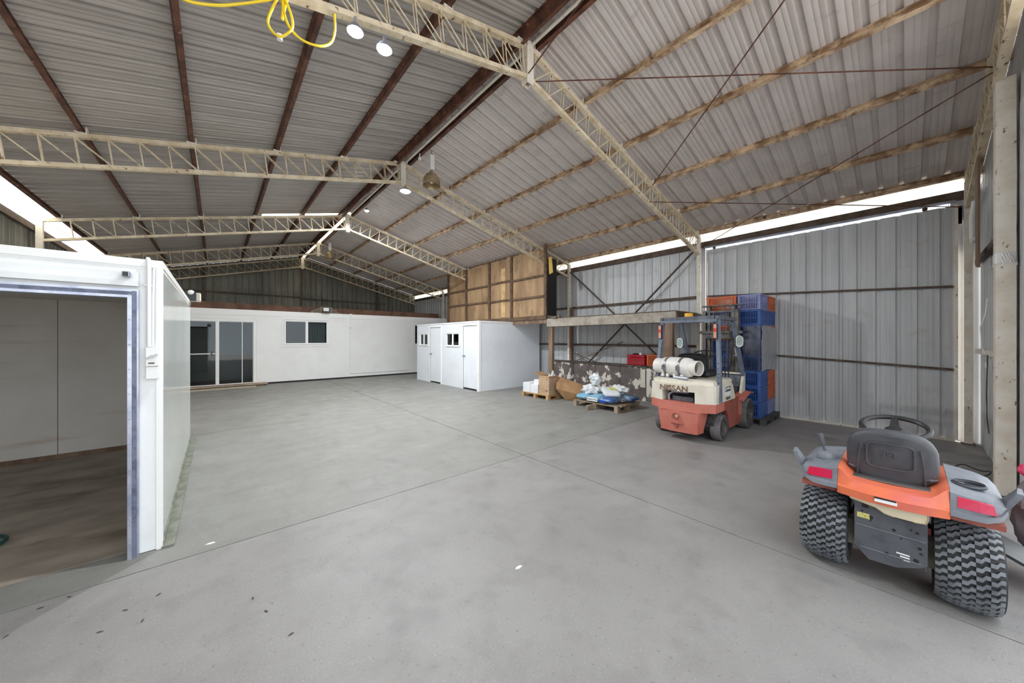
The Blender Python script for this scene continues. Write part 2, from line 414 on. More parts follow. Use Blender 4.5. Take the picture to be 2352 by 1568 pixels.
# ---------------- trusses ----------------
def truss(y, label, half=('L', 'R')):
    t = thing('roof_truss', label, 'roof truss', (XR, y, 0), 0, 'lattice roof trusses')
    dz = .40; jy = (noise.noise(Vector((y, 1, 2))))*.0
    for sd in half:
        sg = -1 if sd == 'L' else 1
        xe = (XL+.15-XR) if sd == 'L' else (8.66-XR)
        f = lambda x: HR - SL*abs(x) - .03
        MB().beam((sg*.05, 0, f(.05)), (xe, 0, f(xe)), .07, .055).build('top_chord', m_cream, t)
        MB().beam((sg*.05, 0, f(.05)-dz), (xe, 0, f(xe)-dz), .07, .05).build('bottom_chord', m_cream, t)
        wb = MB(); x = .12; k = 0
        while x < abs(xe)-.1:
            x2 = min(x+.29, abs(xe)-.02)
            for oy in (-.026, .026):
                # sawtooth: steep bar then long diagonal
                a = (sg*x, oy, f(x)-.02); b = (sg*(x-.045), oy, f(x)-dz+.02)
                c = (sg*x2, oy, f(x2)-.02)
                wb.tube([a, b], .0075, 5); wb.tube([b, c], .0075, 5)
            x += .29
        wb.build('web_lacing', m_cream, t, ang=60)
        for px in PURL:
            d = px-XR
            if d*sg <= 0: continue
            cb = MB(); cb.box(d-.05, d+.05, -.045, .045, f(d)+.02, f(d)+.042); cb.box(d-sg*.055-.006, d-sg*.055+.006, -.04, .04, f(d)+.02, f(d)+.12)
            cb.build('purlin_cleat', m_column, t, smooth=False)
    ap = MB(); ap.box(-.055, .055, -.052, -.040, HR-.53, HR+.02); ap.box(-.055, .055, .040, .052, HR-.53, HR+.02); ap.box(-.048, -.036, -.05, .05, HR-.52, HR); ap.box(.036, .048, -.05, .05, HR-.52, HR)
    for z in (HR-.06, HR-.2, HR-.38, HR-.48): ap.lathe([(0, -.058), (.012, -.058), (.012, -.05)], 8, 'y', (-.02, 0, z))
    ap.build('apex_plate', m_column, t)
    return t
PURL = [XR-.15, XR+.15, XR+1.17, XR+2.25, XR+3.37, XR+4.5, XR+5.52, XR-1.2, XR-2.27, XR-3.35, XR-4.42, XR-5.50]
words = ['at the open front, seen at the far right edge', 'nearest overhead with the yellow cord on it', 'second back, over the left white cool room', 'third back, in front of the glowing roof slot', 'fourth back, over the white office wall', 'flat against the far gable wall']
for i, y in enumerate(FY):
    truss(y, 'cream lattice truss '+words[i], ('L','R') if i else ('R',))
# ---------------- purlins ----------------
pl = ['ridge purlin on the left side of the ridge, red-brown', 'thin brown ridge purlin on the right side of the ridge',
      'mottled tan purlin next below the ridge on the right slope', 'mottled tan purlin second below the ridge on the right slope',
      'mottled tan purlin third below the ridge on the right slope', 'mottled tan purlin fourth below the ridge on the right slope',
      'tan purlin along the right eave above the bright strip',
      'red-brown purlin next below the ridge on the left slope', 'red-brown purlin second below the ridge on the left slope',
      'red-brown purlin third below the ridge on the left slope', 'red-brown purlin fourth below the ridge on the left slope',
      'dark purlin along the left eave beside the translucent strip']
for i, px in enumerate(PURL):
    sg = 1 if px > XR else -1
    z = T(px)+.06; h = .10; wd = .05
    if i == 0: h = .17; z = T(px)+.03
    up = Vector((sg*SL, 0, 1)).normalized()
    mb = MB(); c = Vector((px, 0, z)); r = Vector((1, 0, -sg*SL)).normalized()
    # C section: web + two flanges
    y0, y1 = -.8, YB-.1
    def P(a, b, yy): q = c + r*a + up*b; return (q.x, yy, q.z)
    sec = [(-wd/2, -h/2), (wd/2, -h/2), (wd/2, -h/2+.012), (-wd/2+.006, -h/2+.012), (-wd/2+.006, h/2-.004), (wd/2, h/2-.004), (wd/2, h/2), (-wd/2, h/2)]
    if sg < 0: sec = [(-a, b) for a, b in sec]
    if i > 0: sec = [(-a, b) for a, b in sec]
    ny = 2
    mb.loft([[P(a, b, yy) for a, b in sec] for yy in (y0, y1)])
    tag(mb.build('roof_purlin', m_rust if (sg < 0 or i == 1) else m_tanp, smooth=False), pl[i], 'purlin', 'roof purlins')
mb = MB(); mb.tube([(XR+.04, -.7, HR+.0), (XR+.04, 11, HR+.0)], .022, 8)
tag(mb.build('ridge_conduit', m_column), 'pale conduit pipe running beneath the ridge between the two ridge purlins', 'pipe')
# ---------------- columns ----------------
def column(x, y, h, label, w=.09, d=.075, m=m_column, name='steel_column'):
    t = thing(name, label, 'column', (x, y, 0), 0, 'wall columns')
    b = MB()
    b.box(-w/2, w/2, -d/2, d/2, .012, h)
    b.build('shaft', m, t, smooth=False)
    MB().box(-w/2-.03, w/2+.03, -d/2-.03, d/2+.03, 0, .012).build('base_plate', m_brace, t, smooth=False)
    return t
cw = ['at the front corner of the right wall', 'behind the forklift guard where the first truss lands', 'left of the cross-braced bay on the right wall', 'on the right wall behind the plywood', 'on the right wall at the end of the office', 'in the far right corner']
for i, y in enumerate(FY[:5]):
    column(8.66, y, T(8.66)-.03, 'weathered cream steel column '+cw[i])
for i, y in enumerate(FY[1:5]):
    column(-2.66, y, T(-2.66)-.03, 'steel column on the left wall under the '+['first','second','third','fourth'][i]+' truss')
t = column(6.10, -.66, 4.24, 'tall chipped white column at right edge beside the tractor mower', .15, .12)
b = MB(); random.seed(3)
for k in range(16):
    a = random.choice((0, PI))+random.uniform(-.5, .5); z = 2.42+random.uniform(-.05, .06)
    b.tube([(.078*math.cos(a), .06*math.sin(a), z), (.11*math.cos(a), .09*math.sin(a), z+random.uniform(-.06, .04)), (.12*math.cos(a+.2), .10*math.sin(a+.2), z-random.uniform(.02, .12))], .005, 5)
b.bbox(-.08, .08, -.065, .065, 2.36, 2.48, .01)
b.build('rag_tie', m_white, t, label='white rag and tape tied around the column')

# gable columns on far wall
for i, (x, lab) in enumerate(((XR, 'central'), (-.4, 'left'), (6.6, 'right'))):
    mb = MB().box(x-.04, x+.04, YB-.11, YB-.03, 0, T(x)-.05)
    tag(mb.build('gable_post', m_brace, smooth=False), lab+' steel post on the dark far gable wall', 'post', 'gable posts')
# girts
def girt(p, q, label, w=.05, h=.06, m=m_brace):
    tag(MB().beam(p, q, w, h).build('wall_girt', m, smooth=False), label, 'girt', 'wall girts')
girt((8.74, 3.28, 2.6), (8.74, 7.1, 2.6), 'upper brown girt across the cross-braced bay')
girt((8.74, 3.28, 1.42), (8.74, 7.1, 1.42), 'lower brown girt across the cross-braced bay')
girt((8.74, 7.22, 2.6), (8.74, YB-.1, 2.6), 'upper brown girt on the right wall behind the plywood', .05, .06)
girt((8.74, 7.22, 1.42), (8.74, 14.8, 1.42), 'lower brown girt on the right wall beside the white cubicle')
girt((XL+.1, YB-.06, 3.55), (XR-.05, YB-.06, 3.55), 'dark girt across the far gable, left half')
girt((XR+.05, YB-.06, 3.5), (7.0, YB-.06, 3.5), 'dark girt across the far gable, right half')
girt((6.2, -.7, 1.42), (8.6, -.7, 1.42), 'horizontal girt between the right edge column and the corner column', .05, .07, m_column)
girt((6.2, -.7, 2.75), (8.6, -.7, 2.75), 'upper girt between the right edge column and the corner column', .05, .07)
girt((XL+.05, -.5, 3.8), (XL+.05, YB-.1, 3.8), 'dark eave beam along the top of the left wall', .06, .12)
tag(MB().box(8.70, 8.775, -.62, YB-.1, 3.76, 3.89).build('eave_beam', m_brace, smooth=False), 'long brown eave beam beneath the bright strip on the right wall', 'beam')
# X brace
girt_b = lambda p, q, lab: tag(MB().beam(p, q, .02, .07, up=(1,0,0)).build('cross_brace', m_brace, smooth=False), lab, 'brace', 'wall cross braces')
girt_b((8.66, 7.10, 3.75), (8.66, 3.6, .6), 'diagonal wall brace falling from left column toward the forklift')
girt_b((8.63, 3.30, 3.72), (8.63, 6.95, .35), 'diagonal wall brace falling from the right column toward bottom left')
# roof rods
def rod(p, q, lab, r=.008):
    tag(MB().tube([p, q], r, 6).build('tie_rod', m_rust), lab, 'tie rod', 'roof bracing rods')
rod((XR+.1, 3.2, 4.98), (6.1, -.6, 4.42), 'thin rusty rod from the truss apex to the top of the right edge column')
rod((6.35, 3.2, 4.55), (XR+.1, -.6, 5.3), 'thin rusty rod crossing the right slope from upper left truss point to the frame top')
rod((6.12, -.6, 4.38), (8.6, 3.15, 3.75), 'thin rusty rod from right edge column down toward the first wall column')
rod((6.2, 3.2, 4.2), (8.62, -.55, 3.62), 'thin rusty rod running low across the right slope to the corner column')
rod((XR-.02, 3.24, 5.0), (2.2, -.6, 5.1), 'thin rusty rod rising from the first truss apex toward the camera')

# sliding door on right wall
door = MB(); ribbed(door, (8.74, -.50, .012), (0,1,0), (0,0,1), (1,0,0), 3.56, 3.678, micro=.002)
d1 = struct(door.build('door_1', m_wall, smooth='open'))
def under(o, par): o.parent = par; return o
MB().beam((8.715, -.48, 2.42), (8.715, 3.05, 2.60), .03, .035).build('cross_rail', m_brace, d1, smooth=False)
MB().beam((8.715, -.48, 1.12), (8.715, 3.05, 1.34), .03, .035).build('cross_rail', m_brace, d1, smooth=False)
MB().box(8.70, 8.735, -.53, -.50, .03, 3.70).box(8.70, 8.735, 3.06, 3.085, .03, 3.70).box(8.70, 8.735, -.5, 3.06, .0, .03).build('door_edge', m_column, d1, smooth=False)
struct(MB().box(8.80, 8.86, -.6, 3.1, 3.4, 3.68).build('trim_2', m_galv))
t = thing('door_track', 'long grey steel door track above the sliding sheet door', 'door track', (8.69, -.5, 3.70))
MB().box(-.02, .03, 0, 3.6, .02, .06).build('rail', m_galv, t, smooth=False)
for yy in (.3, 3.4): MB().lathe([(0, -.02), (.03, -.02), (.03, .02), (0, .02)], 12, 'x', (0, yy, 0)).build('roller', m_brace, t)

# ================= office =================
OY = 14.85
def window_unit(parent, name, axis, pos, a0, a1, z0, z1, nrm, m=m_trimw, blind=None, transom=None, split=True):
    """window as part: frame mesh, with pane children. axis 'y': wall plane at y=pos, faces nrm*y"""
    def bx(mb, A0, A1, Z0, Z1, t0, t1):
        lo, hi = sorted((pos+nrm*t0, pos+nrm*t1))
        return mb.box(A0, A1, lo, hi, Z0, Z1) if axis == 'y' else mb.box(lo, hi, A0, A1, Z0, Z1)
    f = MB(); w_ = .035
    for (A0, A1, Z0, Z1) in ((a0-w_, a0, z0-w_, z1+w_), (a1, a1+w_, z0-w_, z1+w_), (a0, a1, z0-w_, z0), (a0, a1, z1, z1+w_)): bx(f, A0, A1, Z0, Z1, -.06, .022)
    mid = (a0+a1)/2
    bx(f, mid-.025, mid+.025, z0, z1, -.03, .016)
    for (A0, A1, dd) in ((a0, mid-.0251, 0), (mid+.0251, a1, -.018)):
        for q in ((A0, A0+.02, z0, z1), (A1-.02, A1, z0, z1), (A0+.02, A1-.02, z0, z0+.022), (A0+.02, A1-.02, z1-.022, z1)): bx(f, *q, -.02+dd, .008+dd)
    if transom:
        for t_ in transom: bx(f, *t_, -.02, .012)
    fo = f.build(name, m, parent, smooth=False)
    for (A0, A1, dd) in ((a0+.02, mid-.045, 0), (mid+.045, a1-.02, -.018)):
        bx(MB(), A0, A1, z0+.022, z1-.022, -.010+dd, -.004+dd).build('pane', m_glass, fo, smooth=False)
    if blind:
        lo, hi = blind; b = MB(); x = lo
        while x < hi-.05: bx(b, x+.004, x+.082, z0+.02, z1-.02, -.13, -.126); x += .088
        b.build('blind', m_blind, fo, smooth=False)
    return fo
of = thing('site_office', 'long white panel office across the back of the shed', 'office cabin', (0, OY, 0))
holes = [(-.95, 1.0, .06, 2.22), (1.86, 3.32, 1.38, 2.30), (6.88, 8.2, 1.32, 2.28)]
holed(MB(), XL+.2, 8.6, .06, 2.6, 0, .08, holes, 'y').build('front_wall', m_office, of, smooth=False)
MB().box(XL+.2, 8.6, .09, 3.4, 2.53, 2.6).build('roof', m_office, of, smooth=False)
MB().box(XL+.2, 8.6, .12, 3.4, .02, .06).build('floor_slab', m_timber, of, smooth=False)
MB().box(XL+.2, 8.6, 1.9, 1.96, .06, 2.53).build('inner_wall', mat('dim inner wall', (214,212,210), rough=.6), of, smooth=False)
MB().box(XL+.2, 8.6, -.012, .0, 2.42, 2.6).build('fascia', m_trimw, of, smooth=False)
MB().box(1.05, 8.6, .01, .05, 0, .06).build('base_gap_shade', m_dark, of, smooth=False)  # near-black strip paints the shade in the gap under the office
dw = window_unit(of, 'sliding_door', 'y', 0, -.93, .98, .08, 2.19, -1, transom=[(-.91, 0, 1.10, 1.13)])
MB().lathe([(.05, -.006), (.056, -.006), (.056, .006), (.05, .006)], 16, 'y', (-.08, -.03, 1.12)).box(-.12, -.1, -.03, .0, 1.05, 1.2).build('handle', m_black, dw)
MB().box(.66, .68, .012, .02, .1, 2.17).build('mullion', m_trimw, dw, smooth=False)
window_unit(of, 'window', 'y', 0, 1.9, 3.28, 1.42, 2.26, -1, blind=(2.62, 3.22))
window_unit(of, 'window', 'y', 0, 6.92, 8.16, 1.36, 2.24, -1)
for (a0, a1, z0, z1) in ((-1.0, 1.06, 0.06, 2.28), (1.83, 3.36, 1.33, 2.34), (6.85, 8.24, 1.28, 2.32)):
    MB().box(a0-.04, a0+.01, -.015, 0, z0-.03, z1+.03).box(a1-.01, a1+.04, -.015, 0, z0-.03, z1+.03).box(a0+.01, a1-.01, -.015, 0, z1-.02, z1+.03).box(a0+.01, a1-.01, -.015, 0, z0-.03, z0+.02).build('architrave', m_office, of, smooth=False)
MB().box(4.10, 4.18, -.05, 0, 2.06, 2.62).build('cable_duct', m_white, of, smooth=False)
MB().tube([(4.12, -.02, 2.06), (4.12, -.02, .22), (4.16, -.02, .19), (6.6, -.02, .19)], .011, 8).build('conduit', m_white, of)
for z in (1.85, .75): MB().box(4.09, 4.15, -.03, 0, z, z+.03).build('conduit_clip', m_white, of, smooth=False)
st = thing('door_step', 'low timber and concrete step in front of the office sliding door', 'step', (0, OY, 0))
MB().bbox(-1.3, 1.35, -.42, -.005, .045, .08, .006).build('tread', mat('step boards', (176,156,136), (150,132,114), scale=5, rough=.7), st)
MB().box(-1.2, 1.25, -.38, -.01, 0, .045).build('base', m_timber, st, smooth=False)
tag(MB().beam((-1.3, 14.2, .02), (1.0, 14.22, .02), .10, .04).build('timber_plank', mat('pale plank', (182,170,152), rough=.7), smooth=False), 'loose pale plank on the floor just in front of the office step', 'plank')
# flood light on office roof edge
fl = thing('flood_light', 'small black flood light with white face on top edge of the office wall', 'flood light', (3.22, OY-.07, 2.61))
MB().bbox(-.12, .12, -.05, .0, .04, .22, .01).build('housing', m_black, fl)
MB().box(-.095, .095, -.056, -.05, .065, .195).build('lens', m_white, fl, smooth=False)
MB().box(-.13, -.12, -.04, .02, 0, .12).box(.12, .13, -.04, .02, 0, .12).box(-.13, .13, -.04, .1, -.01, .005).build('bracket', m_black, fl, smooth=False)
# bundle on office roof
random.seed(5)
b = MB()
for k in range(9):
    x = 2.75+k*.14; b.add([(x, OY+.25, 2.61), (x+.16, OY+.2, 2.61), (x+.2+random.uniform(-.1,.1), OY+.4, 2.74+.16*math.sin(k*.5+.3)), (x+random.uniform(-.1,.1), OY+.45, 2.7+.2*math.sin(k*.45))], [(0,1,2,3)])
b.sphere((3.4, OY+.5, 2.68), .28, 10, 6, (1.4, .6, .6))
tag(b.build('crumpled_tarp', mat('grey brown tarp', (150,138,124), (110,98,86), scale=9, rough=.8)), 'crumpled grey-brown tarp on the office roof behind the flood light', 'tarp')
tag(MB().box(-2.4, 8.5, OY+.62, OY+.75, 2.61, 2.86).build('roof_timber', mat('reddish timber', (122,88,72), (96,70,58), scale=3, rough=.8, world=True), smooth=False), 'long red-brown timber lying along the top of the office', 'timber beam')

# ================= cubicles =================
CX, CY0, CY1, CH = 6.02, 8.47, 12.7, 2.15
cu = thing('storage_cubicle', 'white two-room cubicle with two doors in front of the office', 'cubicle', (CX, CY0, 0))
L_ = CY1-CY0
dn = [(.10, .88), (2.33, 3.12)]; wn = [(1.08, 1.98), (3.26, 4.0)]
holes = [(a, b_, 0.0, 2.02) for a, b_ in dn]+[(a, b_, 1.33, 1.82) for a, b_ in wn]
holed(MB(), 0, L_, 0, CH, 0, .06, holes, 'x').build('front_wall', m_cube, cu, smooth=False)
MB().box(.06, 2.60, 0, .06, 0, CH).build('side_wall', m_cube, cu, smooth=False)
MB().box(.06, 2.60, .06, L_, CH-.05, CH-.001).build('roof', m_cube, cu, smooth=False)
MB().box(-.012, .07, -.012, 0.03, 0, CH+.005).box(-.012, 0, .03, L_, CH-.04, CH+.005).box(.07, 2.62, -.012, 0, CH-.04, CH+.005).build('corner_trim', m_trimw, cu, smooth=False)
MB().box(.5, .52, .06, L_, .0, CH-.06).build('inner_wall', m_dark, cu, smooth=False)
for (a, b_) in dn:
    f = MB().box(-.018, .03, a-.045, a, 0, 2.06).box(-.018, .03, b_, b_+.045, 0, 2.06).box(-.018, .03, a, b_, 2.02, 2.06).build('door_frame', m_trimw, cu, smooth=False)
    d = MB().box(.008, .045, a+.006, b_-.006, .05, 2.014).build('door', m_cube, cu, smooth=False)
    MB().lathe([(0, -.075), (.02, -.072), (.026, -.055), (.02, -.04), (.01, -.03), (.01, -.005), (.028, 0), (.028, .01)], 14, 'x', (0, b_-.08, 1.05)).build('door_knob', mat('satin steel knob', (150,150,150), rough=.3, metal=.9), d)
for (a, b_) in wn:
    window_unit(cu, 'window', 'x', 0, a+.05, b_-.05, 1.37, 1.78, -1)
MB().box(.0, .05, .12, .86, .0, .035).build('threshold', m_dark, cu, smooth=False)

# ================= plywood wall, platform =================
PX = 7.4
pw = thing('plywood_partition', 'brown stained plywood partition standing above the white cubicle', 'partition', (PX, 7.0, 0))
zt = T(PX)-.06
cuts = [0, 1.55, 2.75, 4.2, 5.6]
for i in range(4):
    MB().box(.01, .03, cuts[i]+.004, cuts[i+1]-.004, 2.3, zt).build('plywood_sheet', m_ply, pw, smooth=False)
for i, y in enumerate((0.0, 1.55, 2.75, 4.25, 5.6)):
    MB().box(-.05, .01, y-.045, y+.045, 2.24, zt+(.14 if i == 0 else .03)).build('stud', m_plyframe, pw, smooth=False)
for i in range(4):
    a, b_ = (0, 1.55, 2.75, 4.25, 5.6)[i:i+2]
    for z in (2.88+(.02*i), 3.5+(.03 if i == 1 else 0)):
        MB().beam((-.02, a+.045, z), (-.02, b_-.045, z+.0), .04, .06).build('rail', m_plyframe, pw, smooth=False)
MB().box(.002, .0095, 1.9, 2.12, 2.34, 4.0).build('cover_strip', m_plypale, pw, smooth=False)
MB().box(-.06, .02, -.05, 5.65, 2.18, 2.30).build('bottom_plate', m_plyframe, pw, smooth=False)
MB().box(.03, .42, -.04, -.0, 2.3, 4.0).build('side_sheet', m_dark, pw, smooth=False, label='near-black sheet at the near end of the loft')  # plain near-black panel over the dark area at the loft end
rg = MB(); rg.add([(0, 0, 0), (.02, -.10, .0), (.05, -.13, -.45), (.01, -.02, -.5), (.03, .02, -.2)], [(0,1,2,3,4)])
rg.add([(.015, 0, 0), (.035, -.10, .0), (.065, -.13, -.45), (.025, -.02, -.5), (.045, .02, -.2)], [(4,3,2,1,0)])
tag(rg.build('yellow_rag', mat('yellow rag', (206,170,84), rough=.8), loc=(PX-.0, 6.90, 4.0)), 'yellow rag hanging at the right edge of the plywood partition', 'rag')
pf = thing('steel_platform_frame', 'grey steel platform beam on posts behind the forklift', 'platform frame', (PX, 0, 0))
MB().box(-.02, .0, 3.2, 6.95, 1.95, 2.2).box(-.02, .05, 3.2, 6.95, 2.19, 2.2).box(-.02, .05, 3.2, 6.95, 1.95, 1.96).build('front_beam', m_beamsteel, pf, smooth=False)
MB().box(-.03, .05, 6.95, 12.6, 2.06, 2.175).build('timber_beam', m_timber, pf, smooth=False)
MB().box(.0, 1.33, 3.18, 3.24, 1.98, 2.19).build('end_beam', m_brace, pf, smooth=False)
MB().box(-.035, .055, 6.72, 6.86, 0, 1.95).build('post', m_timber, pf, smooth=False)
MB().box(-.03, .07, 3.27, 3.50, 0, 1.95).build('post', m_timber, pf, smooth=False)
MB().box(1.18, 1.28, 7.0, 7.07, 0, 2.6).build('post', m_timber, pf, smooth=False)
MB().box(.05, 1.3, 3.24, 6.9, 2.2, 2.215).build('deck', m_timber, pf, smooth=False)
MB().box(-.06, .03, 6.55, 6.75, 2.2, 2.24).box(-.04, .03, 6.45, 6.5, 2.2, 2.27).build('offcut', m_timber, pf, smooth=False)

# low peeling wall / bench
m_peel = mat('peeling brown paint', (96,86,84), (112,102,98), scale=3, lo=.4, hi=.6, c3=(222,214,202), scale3=3.4, lo3=.545, hi3=.56, stretch3=(1,1.3,1), rough=.6, world=True, detail=8)
m_peel2 = mat('heavily peeling paint', (104,96,92), (128,120,112), scale=3, lo=.4, hi=.6, c3=(226,220,208), scale3=3.8, lo3=.49, hi3=.505, stretch3=(1,1.4,1), rough=.6, world=True, detail=8)
bw = thing('panelled_bench', 'low dark brown bench front with peeling white paint along the right wall', 'bench', (8.3, 3.2, 0))
LB = 4.6
for i, (a, b_) in enumerate(((0, 1.15), (1.15, 1.9), (1.9, 2.7), (2.7, 3.5), (3.5, 4.45))):
    MB().bbox(0, .03, a+.006, b_-.006, 0, .87, .003).build('front_panel', m_peel2 if i == 0 else m_peel, bw)
MB().box(-.005, .0, 1.17, 1.3, .35, .86).build('patch_strip', mat('bare cream strip', (216,210,196), rough=.6), bw, smooth=False)
MB().box(-.03, .27, -.02, 4.46, .87, .91).build('bench_top', mat('grimy bench top', (72,64,58), (96,86,76), scale=5, rough=.8), bw, smooth=False)
# sticks leaning on bench
mb = MB(); mb.beam((8.5, 6.75, .92), (8.62, 5.2, 1.52), .03, .02); tag(mb.build('timber_stick', m_timber, smooth=False), 'pale thin stick leaning left to right above the bench', 'stick')
mb = MB(); mb.beam((8.45, 6.0, .92), (8.6, 7.0, 1.18), .025, .02); tag(mb.build('timber_stick', m_brace, smooth=False), 'short dark stick leaning to the left above the bench', 'stick')
# tool box
m_red = mat('red tool box', (176,30,46), (160,24,40), scale=4, rough=.3); m_chrome = mat('chrome', (200,200,200), rough=.15, metal=1)
tb = thing('tool_box', 'red metal tool box with silver drawer trims on the bench', 'tool box', (8.36, 4.42, .91), 0)
MB().bbox(0, .22, 0, .50, 0, .20, .008).build('body', m_red, tb)
MB().bbox(-.004, .22, 0, .50, .205, .27, .01).build('lid', m_red, tb)
for z in (.06, .13): MB().box(-.008, 0, .02, .48, z, z+.008).build('drawer_trim', m_chrome, tb, smooth=False)
for y in (.08, .42): MB().lathe([(0, -.012), (.014, -.01), (.016, 0)], 10, 'x', (0, y, .225)).build('latch', m_chrome, tb)
tag(MB().lathe([(0, 0), (.035, 0), (.035, .05), (.02, .06), (.0, .062)], 14, c=(8.4, 4.55, 1.182)).build('small_jar', m_white), 'small white jar on top of the red tool box', 'jar')
tag(MB().lathe([(0, 0), (.07, 0), (.08, .03), (.075, .03), (.066, .008), (0, .008)], 14, c=(8.46, 4.72, 1.182)).build('black_dish', m_black), 'small black dish on the red tool box lid', 'dish')

# wall bits
tag(MB().bbox(0, .12, 0, .01, 0, .075, .003).build('power_outlet', m_white, loc=(7.55, -.69, 1.22)), 'small white power outlet on the front wall beside the corner column', 'power outlet')
tag(MB().bbox(-.01, 0, 0, .08, 0, .07, .003).build('power_outlet', m_white, loc=(8.72, 8.02, .95)), 'small white outlet on the wall right of the white cubicle', 'power outlet')
mb = MB(); mb.tube([(7.9, -.62, 3.5), (7.92, -.6, 3.3), (7.9, -.6, 3.02), (7.78, -.6, 2.92), (7.7, -.6, 2.95)], .028, 10)
tag(mb.build('white_pipe', m_white), 'short bent white pipe hanging at the top of the front corner', 'pipe')
mb = MB().beam((7.35, -.60, 3.9), (7.6, -.62, 2.55), .02, .25, up=(1,0,0)); tag(mb.build('cardboard_sheet', mat('brown board', (138,112,92), rough=.8), smooth=False), 'brown board hanging behind the right edge column', 'board')
mb = MB(); mb.tube([(7.2, -.66, 2.1), (7.15, -.64, 1.9), (7.1, -.6, 1.75), (7.22, -.62, 1.5), (7.2, -.64, 1.42)], .008, 6)
tag(mb.build('white_cable', m_white), 'loose white cable hanging beside the right edge column', 'cable')
mb = MB(); mb.tube([(7.2, -.66, 1.4), (7.3, -.66, .9), (7.25, -.66, .6), (7.1, -.66, .45)], .006, 6)
tag(mb.build('grey_cable', m_brace), 'thin dark cable dangling down the front wall near the outlet', 'cable')
mb = MB(); pts = [(6.85+.14*math.cos(a), -.52+.13*math.sin(a), .03+.02*math.sin(3*a)) for a in [2*PI*k/24 for k in range(24)]]
mb.tube(pts, .006, 6, closed=True); tag(mb.build('wire_ring', m_black), 'black wire ring lying on the floor behind the right edge column', 'wire')
random.seed(11)
def lumpy(c, r, sc, seed, n=20, m=14, amp=.25, fr=3.0):
    b = MB(); b.sphere((0,0,0), 1, n, m)
    o = []
    for v_ in b.v:
        vv = Vector(v_); k = 1+amp*noise.noise(vv*fr+Vector((seed, 0, 0)))+amp*.5*noise.noise(vv*fr*2.3+Vector((0, seed, 0)))
        o.append((c[0]+vv.x*r*sc[0]*k, c[1]+vv.y*r*sc[1]*k, c[2]+vv.z*r*sc[2]*k))
    b.v = o; return b
tag(lumpy((4.66, -.61, .60), .05, (1,1,1), 3).build('pink_rag', mat('pink rag', (206,70,110), rough=.7)), 'pink rag on the clutter right of the edge column', 'rag')
tag(lumpy((4.64, -.61, .27), .13, (.8,.6,2.0), 5).build('grey_sack', mat('dark sack', (110,104,108), rough=.7)), 'dark grey sack on the floor under the pink rag', 'sack')

# ================= lamps =================
def highbay(x, y, ztop, label):
    t = thing('high_bay_lamp', label, 'hanging lamp', (x, y, ztop), 0, 'dome high bay lamps')
    MB().tube([(0,0,0), (0,0,-.12)], .006, 6).build('hook', m_brace, t)
    MB().bbox(-.045, .045, -.045, .045, -.40, -.10, .006).build('ballast_box', m_white, t)
    MB().lathe([(.03, -.47), (.035, -.40)], 14).build('neck', m_lampalu, t)
    MB().lathe([(.03, -.46), (.06, -.465), (.11, -.50), (.15, -.56), (.17, -.63), (.175, -.70), (.18, -.72), (.175, -.722), (.165, -.70), (.16, -.63), (.14, -.565), (.10, -.51), (.03, -.475)], 28, closed=True).build('dome_reflector', m_lampalu, t)
    MB().sphere((0,0,-.60), .045, 12, 8, (1,1,1.6)).build('bulb', m_white, t)
highbay(3.30, 6.3, 5.42, 'dusty dome lamp hanging in front of the second truss')
highbay(3.32, 14.6, 5.42, 'dusty dome lamp hanging far back over the office')
def led(x, y, z, label, power, sz=.065, spot=None):
    t = thing('led_flood', label, 'flood light', (x, y, z), 0, 'lit led flood lights')
    MB().lathe([(0,.05),(sz*.6,.045),(sz*1.05,.0),(sz*1.05,-.012),(sz*.95,-.012)], 24).build('housing', m_galv, t)
    MB().lathe([(0,-.045),(sz*.5,-.04),(sz*.85,-.022),(sz*.95,-.008)], 24).build('lens', m_led, t)
    MB().box(-.01, .01, -.01, .01, .04, .12).build('bracket', m_galv, t, smooth=False)
    area('led_light', (x, y, z-.06), power, sz*2, (.93, .97, 1))
led(.92, 3.16, 4.30, 'lit flood light beside the yellow cord, left of the pair', 14)
led(1.16, 3.12, 4.25, 'lit flood light beside the yellow cord, right of the pair', 14)
led(3.05, 7.0, 4.76, 'lit flood light under the second truss apex', 100, .11)
led(3.22, 10.0, 5.24, 'small lit lamp far along the ridge', 60, .06)
for (x, y, lab) in ((3.16, 1.8, 'small white socket on the ridge nearest the camera'), (3.14, 6.5, 'small white socket on the ridge above the dome lamp')):
    tag(MB().sphere((x, y, 5.30 if y < 3 else 5.28), .035, 14, 10).tube([(x, y, 5.3), (x, y, 5.38)], .012, 6).build('lamp_socket', m_white), lab, 'socket')

# yellow cord on first truss
yc = MB()
def bp(px, py, Y):      # world point on plane y=Y seen along a photo direction
    th = math.radians(40.9); k = (px-1176)/784
    a = math.atan(k)+th; X = Y*math.tan(a); z = Y*math.cos(th)+X*math.sin(th); return Vector((X, Y, 1.6+(778-py)/784*z))
def smooth_pts(pts, n=6):
    out = []
    P_ = [pts[0]]+pts+[pts[-1]]
    for i in range(1, len(P_)-2):
        p0, p1, p2, p3 = P_[i-1], P_[i], P_[i+1], P_[i+2]
        for j in range(n):
            t = j/n; out.append(.5*((2*p1)+(-p0+p2)*t+(2*p0-5*p1+4*p2-p3)*t*t+(-p0+3*p1-3*p2+p3)*t**3))
    out.append(pts[-1]); return out
seq = [(380,-30), (430,2), (500,12), (560,8), (615,0), (640,-8)]
yc.tube(smooth_pts([bp(a, b_, 3.1) for a, b_ in seq]), .009, 8)
seq = [(640,-8), (625,20), (615,50), (625,72), (645,84), (668,70), (672,50), (664,20), (650,-5), (655,40), (672,72), (700,95), (735,106), (760,98), (769,70), (768,32)]
